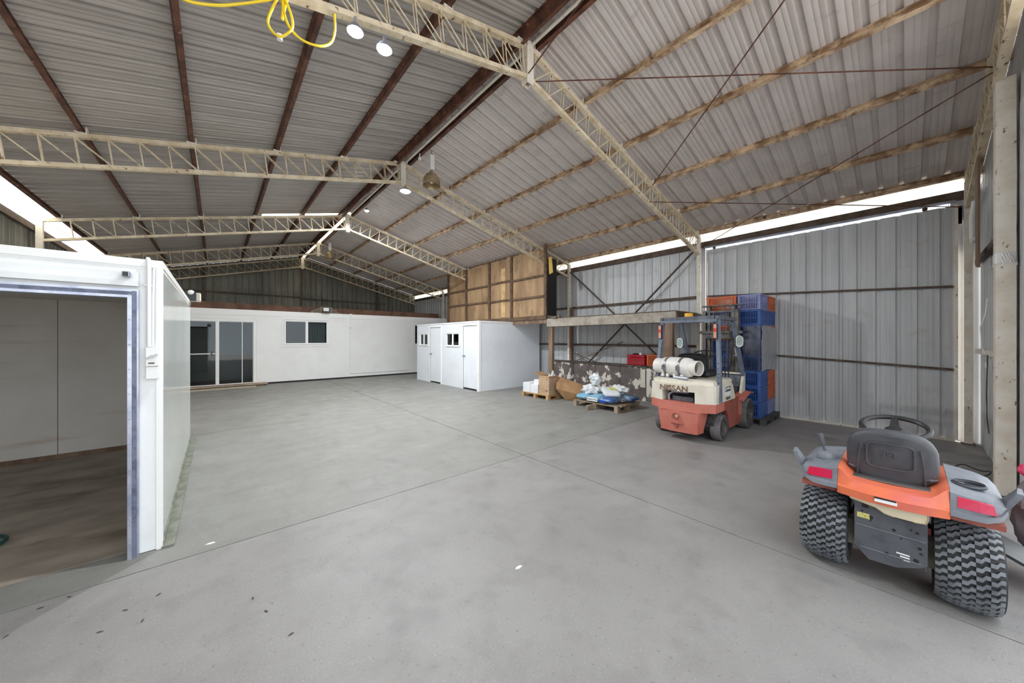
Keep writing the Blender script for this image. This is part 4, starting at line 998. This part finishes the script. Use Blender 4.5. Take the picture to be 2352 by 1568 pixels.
# fascia
fa = MB()
top = [(.235,.735),(.215,.725),(.195,.70),(.165,.672),(.08,.665),(0,.662),(-.08,.665),(-.165,.672),(-.195,.70),(-.215,.725),(-.235,.735)]
def rx(y): return -.315+.05*(abs(y)/.235)**2
R0 = []; R1 = []; R2 = []; R3 = []; R4 = []
for y, zt_ in top:
    R0.append((rx(y)+.03, y, .555)); R1.append((rx(y), y, .565)); R2.append((rx(y)-.006, y, .615)); R3.append((rx(y)+.012, y, .625)); R4.append((rx(y)+.03, y, zt_-.01))
R5 = [(rx(y)+.06, y, zt_) for y, zt_ in top]; R6 = [(.30, y, zt_+.005) for y, zt_ in top]; R7 = [(.30, y, .60) for y, zt_ in top]
fa.loft([R0,R1,R2,R3,R4,R5,R6,R7], cap=False, closed=False); fa.build('body_fascia', m_or, mw, ang=40)
MB().box(-.325,-.318,-.035,.06,.585,.603).build('white_label', m_white, mw, smooth=False)
MB().box(-.324,-.317,-.03,.06,.604,.612).build('black_label', m_black, mw, smooth=False)
for s in (1,-1):
    secs = []
    for (y, xr, zr, zb, xf) in ((.236,-.275,.735,.585,.34),(.28,-.272,.728,.582,.34),(.36,-.262,.715,.582,.33),(.41,-.235,.700,.60,.30),(.435,-.19,.675,.63,.24)):
        secs.append([(xr+.035,s*y,zb),(xr,s*y,zb+.008),(xr+.004,s*y,zb+.035),(xr+.022,s*y,zb+.042),(xr+.03,s*y,zr-.018),(xr+.06,s*y,zr),(xf,s*y,zr+.01),(xf+.03,s*y,zr-.03),(xf+.02,s*y,zb+.02),(xf-.02,s*y,zb+.03),(0,s*y,zr-.035)])
    wgo = MB().loft(secs).build('rear_fender', m_mgrey, mw, ang=40)
    MB().loft([[(-.252,s*.262,.642),(-.247,s*.262,.700),(-.238,s*.262,.705),(-.235,s*.262,.64)], [(-.249,s*.34,.637),(-.243,s*.34,.693),(-.233,s*.34,.697),(-.230,s*.34,.636)], [(-.240,s*.395,.636),(-.235,s*.385,.686),(-.225,s*.38,.69),(-.220,s*.39,.636)]]).build('tail_lens', m_tl, wgo, smooth=False)
    MB().loft([[(-.15,s*.42,.66),(-.15,s*.44,.655),(-.02,s*.45,.66),(-.02,s*.42,.665)], [(-.17,s*.455,.74),(-.17,s*.475,.735),(-.06,s*.485,.745),(-.06,s*.465,.75)], [(-.175,s*.462,.765),(-.175,s*.485,.762),(-.075,s*.49,.77),(-.075,s*.475,.772)]]).build('side_flare', m_mgrey, wgo, smooth=False)
    MB().box(-.22,.28,*sorted((s*.235,s*.425)),.555,.585).build('inner_fender', m_fredd, mw, smooth=False)
MB().tube([(-.06+.06*math.cos(a), -.315+.06*math.sin(a), .735) for a in [2*PI*k/28 for k in range(28)]], .008, 8, closed=True).lathe([(0,-.0),(.055,0),(.058,.02)], 24, c=(-.06,-.315,.728)).build('cup_holder', m_mplate, mw)
MB().lathe([(.055,.725),(.055,.75),(.045,.768),(.02,.775),(0,.775)], 20, c=(-.04,.315,0)).build('lever_boot', m_mgrey, mw)
MB().tube([(-.04,.32,.77),(-.035,.333,.82)], .008, 8).tube([(-.036,.332,.81),(-.03,.345,.86),(-.028,.352,.895)], [.012,.018,.016], 10).build('gear_lever', m_mplate, mw)
# seat
def seatring(k, xo, hw=.208, hh=.175, e=3.2, zc=.825, n=40):
    o = []
    for (a, b_) in serp(0, 0, hw*k, hh*k, e, n):
        wscale = 1-.12*max(0, b_/hh)**2+.03*max(0, -b_/hh)
        o.append((xo-.10*b_+.05*(a/hw)**2, a*wscale, zc+b_))
    return o
se = MB(); se.loft([seatring(.80,-.135), seatring(.93,-.13), seatring(.99,-.112), seatring(1.0,-.085), seatring(.99,-.05), seatring(.92,-.02), seatring(.75,-.01)])
seo = se.build('seat', m_seat, mw, ang=50)
fr = [(-.139-.10*b_+.05*(a/.208)**2, a, .835+b_) for a, b_ in serp(0, 0, .105, .082, 6, 32)]
MB().tube(fr, .0045, 6, closed=True).build('embossed_frame', m_seat, seo)
fr = [(-.139-.10*b_, a+.0, .845+b_) for a, b_ in serp(0, 0, .024, .022, 4, 24)]
MB().tube(fr, .003, 6, closed=True).tube([(-.137,.008,.832),(-.140,.008,.858),(-.140,-.006,.858),(-.139,-.008,.847),(-.139,.006,.845)], .003, 6).build('embossed_mark', m_seat, seo)
for s in (1,-1): MB().tube([(-.125+.05*.5, s*.150, .67),(-.146+.05*.45, s*.143, .80),(-.15+.05*.4, s*.13, .90)], .004, 6).build('seat_seam', m_seat, seo)
MB().bbox(-.10,.34,-.20,.20,.685,.75,.03).build('seat_cushion', m_seat, seo)
sbk = MB().bbox(-.17,.2,-.185,.185,.664,.676,.004)
for y in (-.13,.11): sbk.lathe([(.02,.60),(.024,.61),(.02,.62),(.024,.63),(.02,.64),(.024,.65),(.02,.664)], 14, c=(-.13,y,0))
sbk.build('seat_bracket', mat('seat bracket', (120,116,114), rough=.4, metal=.5), mw)
MB().sphere((-.02,-.235,.70), .012, 8, 6).tube([(-.02,-.19,.69),(-.02,-.235,.70)], .006, 6).build('seat_lever', m_black, mw)
# steering wheel
M2 = frame_M((.41,-.012,.935), (math.cos(.32),0,math.sin(.32)), (0,1,0))
sw = MB(); rim = []
sw.tube([(.163*math.cos(a), .172*math.sin(a), 0) for a in [2*PI*k/44 for k in range(44)]], .0175, 10, closed=True)
for a in (PI-.75, PI+.75, 0.0): 
    sw.loft([[(.03*math.cos(a)-.028*math.sin(a), .03*math.sin(a)+.028*math.cos(a), z) for z in (-.035,-.018)]+[(.03*math.cos(a)+.028*math.sin(a), .03*math.sin(a)-.028*math.cos(a), z) for z in (-.018,-.035)],
             [(.155*math.cos(a)-.016*math.sin(a), .155*math.sin(a)+.016*math.cos(a), z) for z in (-.008,.006)]+[(.155*math.cos(a)+.016*math.sin(a), .155*math.sin(a)-.016*math.cos(a), z) for z in (.006,-.008)]])
sw.lathe([(0,-.008),(.04,-.01),(.05,-.02),(.05,-.045),(0,-.05)], 20)
sw.xf(M2); swo = sw.build('steering_wheel', m_black, mw)
MB().tube([(.42,-.012,.90),(.54,-.012,.58)], .028, 12).build('steering_column', m_black, swo)
MB().bbox(.48,.72,-.17,.17,.38,.66,.03).build('dashboard', m_black, mw)
hoo = MB(); hoo.loft([[(x, a, z0+(b_)) for a, b_ in serp(0, 0, wv, hv, 4, 24)] for x, wv, hv, z0 in ((.70,.19,.16,.50),(.9,.2,.16,.50),(1.2,.19,.14,.47),(1.34,.14,.10,.44))]); hoo.build('hood', m_or, mw)
MB().bbox(.16,.76,-.36,.36,.33,.36,.01).build('foot_deck', m_mplate, mw)
MB().box(.1,1.3,-.12,.12,.2,.33).build('frame_rail', m_mplate, mw, smooth=False)
dk = MB(); dk.loft([[(a, b_, .10) for a, b_ in serp(.60,0,.26,.50,3,32)], [(a, b_, .22) for a, b_ in serp(.60,0,.26,.50,3,32)], [(a, b_, .25) for a, b_ in serp(.60,0,.22,.45,3,32)]]); dk.build('mowing_deck', m_or, mw)
MB().add([(.40,-.45,.24),(.78,-.45,.24),(.80,-.72,.10),(.40,-.72,.10),(.40,-.45,.22),(.78,-.45,.22),(.80,-.72,.08),(.40,-.72,.08)], [(0,1,2,3),(7,6,5,4),(0,4,5,1),(1,5,6,2),(2,6,7,3),(3,7,4,0)]).build('discharge_chute', m_black, mw, smooth=False)

# ================= crates =================
m_cblue = mat('bright blue crate', (62,98,168), (54,88,156), scale=5, rough=.4); m_cor = mat('orange crate', (206,104,58), (190,92,50), scale=5, rough=.45)
m_cpur = mat('faded purple blue crate', (138,144,190), (124,130,176), scale=5, rough=.5); m_cdk = mat('deep blue crate', (78,90,146), (68,80,134), scale=5, rough=.45)
def crate_mesh(LX, LY, H=.285):
    """open slotted crate; long side wall pattern of slots"""
    b = MB(); t = .012
    def wall(along, L, pos, d):
        def bx(a0, a1, z0, z1, t0=0, t1=t):
            lo_, hi_ = sorted((pos+d*t0, pos+d*t1))
            if along == 'x': b.box(a0, a1, lo_, hi_, z0, z1)
            else: b.box(lo_, hi_, a0, a1, z0, z1)
        bx(0, L, H-.03, H, -.010, t); bx(0, L, 0, .022, 0, t); bx(0, L, .125, .137, 0, t)
        bx(0, .05, .022, H-.03); bx(L-.05, L, .022, H-.03)
        n = int((L-.10)/.026); st_ = (L-.10)/n
        for (z0, z1) in ((.022,.125),(.137,H-.03)):
            for k in range(n+1): bx(.05+k*st_-.006, .05+k*st_+.006, z0, z1)
    wall('x', LX, 0, 1); wall('x', LX, LY, -1); wall('y', LY, 0, 1); wall('y', LY, LX, -1)
    b.box(.01, LX-.01, .01, LY-.01, .004, .012)
    for (x, y) in ((0,0),(LX-.035,0),(0,LY-.035),(LX-.035,LY-.035)): b.box(x-.002, x+.037, y-.002, y+.037, 0, H-.003)
    return b
protos = {}
def crate(kind, ori, x, y, z, label):
    m = {'b': m_cblue, 'o': m_cor, 'p': m_cpur, 'd': m_cdk}[kind]
    k = (kind, ori)
    LX, LY = (.52,.36) if ori == 'X' else (.36,.52)
    if k not in protos:
        o = crate_mesh(LX, LY).build('crate', m, None, smooth=False); protos[k] = o
    else:
        o = protos[k].copy(); COL.objects.link(o)
    o.location = (x, y, z); tag(o, label, 'crate', 'stacked plastic crates')
names_c = {'b': 'bright blue', 'o': 'orange', 'p': 'faded purple-blue', 'd': 'deep blue'}
ordw = ['bottom', 'second from bottom', 'third from bottom', 'fourth from bottom', 'fourth from top', 'third from top', 'second from top', 'topmost']
for (seq, ori, x, y, desc) in (('bbbbddbp', 'X', 7.62, 1.77, 'in the tall corner stack nearest the camera'), ('pooboobo', 'X', 8.16, 1.765, 'in the stack against the wall'), ('bbbbbodo', 'Y', 7.62, 2.16, 'in the stack behind the forklift mast'), ('bobbobbb', 'Y', 8.02, 2.16, 'in the rear stack hidden behind the others')):
    if desc.startswith('in the rear'): continue
    for i, c in enumerate(seq):
        if ori == 'Y' and i == 6: c = 'p'
        crate(c, ori, x, y, .125+i*.29, names_c[c]+' plastic crate, '+ordw[i]+' '+desc)
# stretch wrap round the near stack
wr = MB(); random.seed(9)
z0, z1 = .125+3*.29+.0, .125+6*.29-.03; NZ = 22; NX = 26
for (p0, p1, nx, nrm) in (((7.605,1.755),(8.70,1.745),NX,(0,-1)),):
    vs = []; fs = []
    for j in range(NZ+1):
        for i in range(nx+1):
            u = i/nx; v_ = j/NZ
            d = .006+.014*abs(noise.noise(Vector((u*5+v_*3, v_*9, 3))))+.006*math.sin(u*20+v_*40*noise.noise(Vector((u*2, v_*2, 1))))
            vs.append((p0[0]+(p1[0]-p0[0])*u+nrm[0]*d, p0[1]+(p1[1]-p0[1])*u+nrm[1]*d, z0+(z1-z0)*v_+.02*math.sin(u*5)))
    for j in range(NZ):
        for i in range(nx): a = j*(nx+1)+i; fs.append((a, a+1, a+nx+2, a+nx+1))
    wr.add(vs, fs)
wr.cur = 1; vs = []; fs = []
for j in range(NZ+1):
    for i in range(9):
        u = i/8; v_ = j/NZ; d = .006+.012*abs(noise.noise(Vector((u*4, v_*9, 7)))); vs.append((7.605-d, 1.755+.38*u, z0+(z1-z0)*v_))
for j in range(NZ):
    for i in range(8): a = j*9+i; fs.append((a, a+9, a+10, a+1))
wr.add(vs, fs)
tag(wr.build('stretch_wrap', [m_film, m_film2], smooth='open'), 'crinkled clear stretch wrap around the middle of the crate stacks', 'plastic wrap')

def pallet(x, y, lx, ly, h, m, label, cat='pallet', board=.09, slat_along='y', nb=6, name='wooden_pallet'):
    t = thing(name, label, cat, (x, y, 0), 0)
    # deck boards run along y, stringers/blocks along x
    for k in range(nb):
        a = (lx-board)*k/(nb-1); MB().box(a, a+board, 0, ly, h-.02, h).build('deck_board', m, t, smooth=False)
    for k in range(3):
        b = (ly-.09)*k/2
        MB().box(0, lx, b, b+.09, h-.038, h-.021).build('stringer_board', m, t, smooth=False)
        MB().box(0, lx, b, b+.09, .0, .016).build('bottom_board', m, t, smooth=False)
        for q in (0, lx/2-.05, lx-.10): MB().box(q, q+.10, b+.002, b+.088, .016, h-.038).build('block', m, t, smooth=False)
    return t
m_pal1 = mat('yellow pallet wood', (196,158,108), (176,136,88), scale=5, stretch=(1,.3,1), rough=.75)
m_pal2 = mat('grey pallet wood', (170,152,132), (140,122,104), scale=5, stretch=(1,.3,1), rough=.8)
m_palg = mat('dark grey plastic pallet', (84,84,86), (70,70,72), scale=5, rough=.7)
pallet(6.53, 6.10, .80, 1.02, .12, m_pal1, 'yellowish wooden pallet under the cardboard boxes')
pallet(6.52, 4.06, .92, 1.20, .14, m_pal2, 'greyed wooden pallet under the blue feed bags')
pallet(7.58, 1.68, 1.10, 1.04, .12, m_palg, 'dark grey plastic pallet under the stacked crates', name='plastic_pallet')
mb = MB().beam((6.33, 4.72, .05), (6.95, 4.66, .05), .07, .09); tag(mb.build('timber_block', m_pal2, smooth=False), 'short grey timber bearer poking out from under the blue bag pallet', 'timber')
# boxes
m_card = mat('cardboard', (190,160,130), (178,148,118), scale=4, rough=.8); m_cardd = mat('brown cardboard', (170,132,94), (152,116,80), scale=4, rough=.8)
m_wbox = mat('white printed carton', (232,232,234), (220,222,226), scale=3, c3=(150,150,166), scale3=22, lo3=.68, hi3=.7, rough=.6)
bx = thing('cardboard_box', 'tall open brown cardboard box standing on the yellowish pallet', 'box', (6.58, 6.12, .12))
MB().box(0,.35,0,.008,0,.50).box(0,.35,.362,.37,0,.50).box(0,.008,.008,.362,0,.50).box(.342,.35,.008,.362,0,.50).box(.008,.342,.008,.362,0,.01).build('carton', m_card, bx, smooth=False)
MB().add([(0,.37,.50),(.35,.37,.50),(.33,.62,.56),(.02,.62,.54),(0,.37,.506),(.35,.37,.506),(.33,.62,.566),(.02,.62,.546)], [(0,1,2,3),(7,6,5,4),(0,4,5,1),(1,5,6,2),(2,6,7,3),(3,7,4,0)]).build('flap', m_cardd, bx, smooth=False)
MB().box(-.001,.351,-.004,.0,.455,.47).box(-.004,.0,-.001,.371,.455,.47).build('tape_strip', m_cardd, bx, smooth=False)
MB().box(-.0025,-.001,.06,.085,.40,.43).box(-.0025,-.001,.05,.12,.10,.12).build('printed_mark', m_dark, bx, smooth=False)
for i, (a, b_, c) in enumerate(((.05,.1,.62),(.1,.06,.56),(.16,.08,.70),(.2,.05,.6),(.24,.12,.66),(.28,.06,.55),(.13,.14,.58),(.22,.16,.64))):
    p0 = Vector((6.58+a, 6.12+b_+.1, .2)); p1 = Vector((6.58+a+.06, 6.12+b_-.02, .06+c))
    o = MB().tube([p0, p1], .014, 8).build('plastic_tube', m_white); tag(o, 'short white plastic tube sticking out of the tall cardboard box', 'tube', 'white tubes in the cardboard box')
def carton(x0, x1, y0, y1, z0, z1, label):
    o = MB().bbox(x0, x1, y0, y1, z0, z1, .004).build('white_carton', m_wbox, None); tag(o, label, 'box'); return o
carton(6.56, 6.95, 6.51, 6.80, .121, .36, 'wide white printed carton on the pallet directly left of the brown box')
carton(6.56, 6.95, 6.81, 7.10, .121, .38, 'white printed carton at the left end of the yellowish pallet')
carton(6.60, 6.90, 6.51, 6.70, .361, .49, 'small white carton standing on top of the white cartons')
for k in range(4):
    o = MB().bbox(6.96, 7.20, 6.13+.004*k, 6.45, .121+.045*k, .121+.045*k+.042, .002).build('paper_ream', mat('ream', (206,190,170), rough=.8) if k == 0 else bpy.data.materials['ream'])
    tag(o, 'thin pale paper pack, '+['bottom','second','third','top'][k]+' of four right of the tall brown box', 'paper pack', 'paper packs')
cs = MB(); A = [Vector(p) for p in ((6.99,6.2,.62),(7.32,5.58,.36),(6.96,5.60,.19),(6.90,6.05,.36))]
def slab(b, P4, n, t=.008):
    n = Vector(n).normalized()*t; b.add(P4+[p+n for p in P4], [(0,1,2,3),(7,6,5,4),(0,4,5,1),(1,5,6,2),(2,6,7,3),(3,7,4,0)])
A = [Vector(p) for p in ((6.97,6.22,.60),(7.36,5.55,.36),(7.02,5.45,.17),(6.70,5.98,.30))]
slab(cs, A, (.3,.2,1)); B = [A[3], A[2], Vector((7.08,5.50,.005)), Vector((6.88,5.80,.005))]; slab(cs, B, (-1,-.4,.2))
C_ = [A[0], A[1], Vector((7.42,5.65,.15)), Vector((7.30,6.0,.15))]; slab(cs, C_, (1,.4,.2))
tag(cs.build('flattened_carton', m_cardd, smooth=False), 'large flattened brown carton leaning off the pallet toward the blue bags', 'cardboard')

# bags
m_bb = mat('pale blue bag', (138,184,210), (120,168,198), scale=4, rough=.35); m_bd = mat('dark blue bag', (70,106,160), (120,150,180), scale=3, lo=.5, hi=.6, rough=.35)
m_bg = mat('blue grey bag', (130,160,186), (90,120,160), scale=4, rough=.35); m_bw = mat('white bag', (234,236,238), (216,222,226), scale=5, rough=.4)
def bag(c, sx, sy, sz, m, label, seed=1, rz=0, tilt=0, rx_=0, name='feed_bag'):
    b = MB(); n, mm = 36, 20
    def e(v, p): return math.copysign(abs(v)**p, v)
    for i in range(mm+1):
        a = PI*i/mm-PI/2
        for k in range(n):
            t = 2*PI*k/n
            x = e(math.cos(a), .45)*e(math.cos(t), .35); y = e(math.cos(a), .45)*e(math.sin(t), .35); z = e(math.sin(a), .8)
            q = 1+.05*noise.noise(Vector((x*2.5+seed, y*2.5, z*2)))
            z *= (1-.30*max(abs(x), abs(y))**4)*(1+.18*noise.noise(Vector((x*2.2, y*2.2+seed, 0))))
            b.v.append((x*sx*q, y*sy*q, z*sz))
    for i in range(mm):
        for k in range(n): b.f.append((i*n+k, i*n+(k+1) % n, (i+1)*n+(k+1) % n, (i+1)*n+k)); b.mi.append(0)
    o = b.build(name, m, None, ang=80); o.location = c; o.rotation_euler = (rx_, tilt, rz); tag(o, label, 'bag'); return o
z = .222
bag((6.86,5.08,z), .31,.172,.074, m_bb, 'pale blue feed bag at the left end of the pallet', 1, .05)
b2 = bag((6.84,4.73,z), .315,.172,.076, m_bb, 'pale blue feed bag with the white end label, in the middle of the pallet', 2, 0)
MB().box(-.318,-.316,-.15,.14,-.05,.035).build('end_label', m_white, b2, smooth=False)
text_mb('Reduce Plus', .058, .001, .0005, .95, frame_M((-.319,0,-.008), (0,-1,0), (0,0,1))).build('lettering', mat('navy lettering', (44,60,92), rough=.5), b2, smooth=False)
b3 = bag((6.82,4.38,z), .31,.18,.074, m_bd, 'blue feed bag at the front corner of the pallet', 3, 0)
MB().box(-.317,-.315,-.02,.15,-.045,.01).build('end_label', mat('royal blue band', (30,80,170), rough=.4), b3, smooth=False)
MB().box(.06,.26,-.189,-.187,-.045,.03).build('side_label', m_white, b3, smooth=False)
text_mb('Reduce', .052, .001, .0005, .95, frame_M((.16,-.190,-.008), (1,0,0), (0,0,1))).build('lettering', bpy.data.materials['navy lettering'], b3, smooth=False)
b4 = bag((7.24,4.30,z+.0), .20,.24,.074, m_bg, 'blue-grey feed bag with a dark blue band at the right end of the pallet', 4, 0)
MB().box(-.16,.16,-.25,-.244,-.025,.02).build('band', bpy.data.materials['royal blue band'], b4, smooth=False)
bag((7.25,4.78,z), .15,.22,.066, m_bg, 'pale bag at the back of the pallet behind the white bag', 5, 0)
b5 = bag((6.93,4.50,.37), .33,.19,.075, m_bw, 'large white bag with a yellow patch lying across the blue bags', 6, .75, -.12)
MB().loft([[(-.10,-.12,.072),(.09,-.12,.074),(.09,-.12,.078),(-.10,-.12,.076)],[(-.10,.03,.078),(.09,.03,.080),(.09,.03,.084),(-.10,.03,.082)]]).build('yellow_patch', mat('yellow print', (226,222,110), rough=.5), b5, smooth=False)
m_crum = mat('crumpled white plastic', (230,232,232), (212,216,218), scale=6, rough=.35)
tag(lumpy((6.98,4.95,.62), .17, (.7,.9,.75), 21, 48, 32, .38, 1.7).build('crumpled_plastic', m_crum, ang=45), 'crumpled white plastic bag puffed up highest on the pallet', 'plastic bag')
tag(lumpy((6.90,5.02,.36), .22, (.8,1.0,.52), 4, 48, 32, .42, 1.8).build('crumpled_plastic', m_crum, ang=45), 'crumpled white plastic sheet heaped on the left blue bags', 'plastic bag')
tag(lumpy((7.14,4.40,.42), .17, (.6,1.2,.55), 8, 48, 32, .42, 1.8).build('crumpled_plastic', m_crum, ang=45), 'crumpled white plastic behind the white bag with the yellow patch', 'plastic bag')
# orange crate on bench
crate('o', 'Y', 8.36, 3.84, .912, 'orange plastic crate on the bench beside the red tool box')

# dry leaves and flecks on the floor
def fp(px, py):
    th = math.radians(40.9); zc = 784*1.6/(py-778); r = (px-1176)*zc/784
    return (r*math.cos(th)+zc*math.sin(th), zc*math.cos(th)-r*math.sin(th))
lf = None
for i, (px, py) in enumerate(((92,1397),(327,1426),(288,1401),(365,1365),(611,1404),(668,1457),(581,1374),(230,1451),(15,1461),(158,1371))):
    x, y = fp(px, py)
    if lf is None:
        lf = MB().add([(-.016,0,.002),(-.006,.0045,.004),(.008,.004,.005),(.018,0,.002),(.008,-.004,.003),(-.006,-.0045,.003),(0,0,.0005)], [(0,1,6),(1,2,6),(2,3,6),(3,4,6),(4,5,6),(5,0,6),(5,4,3,2,1,0)]).build('dry_leaf', mat('dry leaf', (74,66,50), rough=.8), smooth=False)
        o = lf
    else: o = lf.copy(); COL.objects.link(o)
    o.location = (x, y, 0); o.rotation_euler = (0, 0, i*1.3)
    tag(o, 'small dark dry leaf lying on the front concrete floor', 'leaf', 'dry leaves on the floor')
for (px, py, lab) in ((483,1248,'white fleck of paper on the floor beside the cool room corner'), (1191,1303,'white fleck of paper on the open floor in the foreground')):
    x, y = fp(px, py)
    tag(MB().prism([(x-.03,y),(x-.01,y+.012),(x+.02,y+.01),(x+.03,y-.004),(x,y-.012)], 0, .003, 'z').build('paper_fleck', m_white, smooth=False), lab, 'paper')
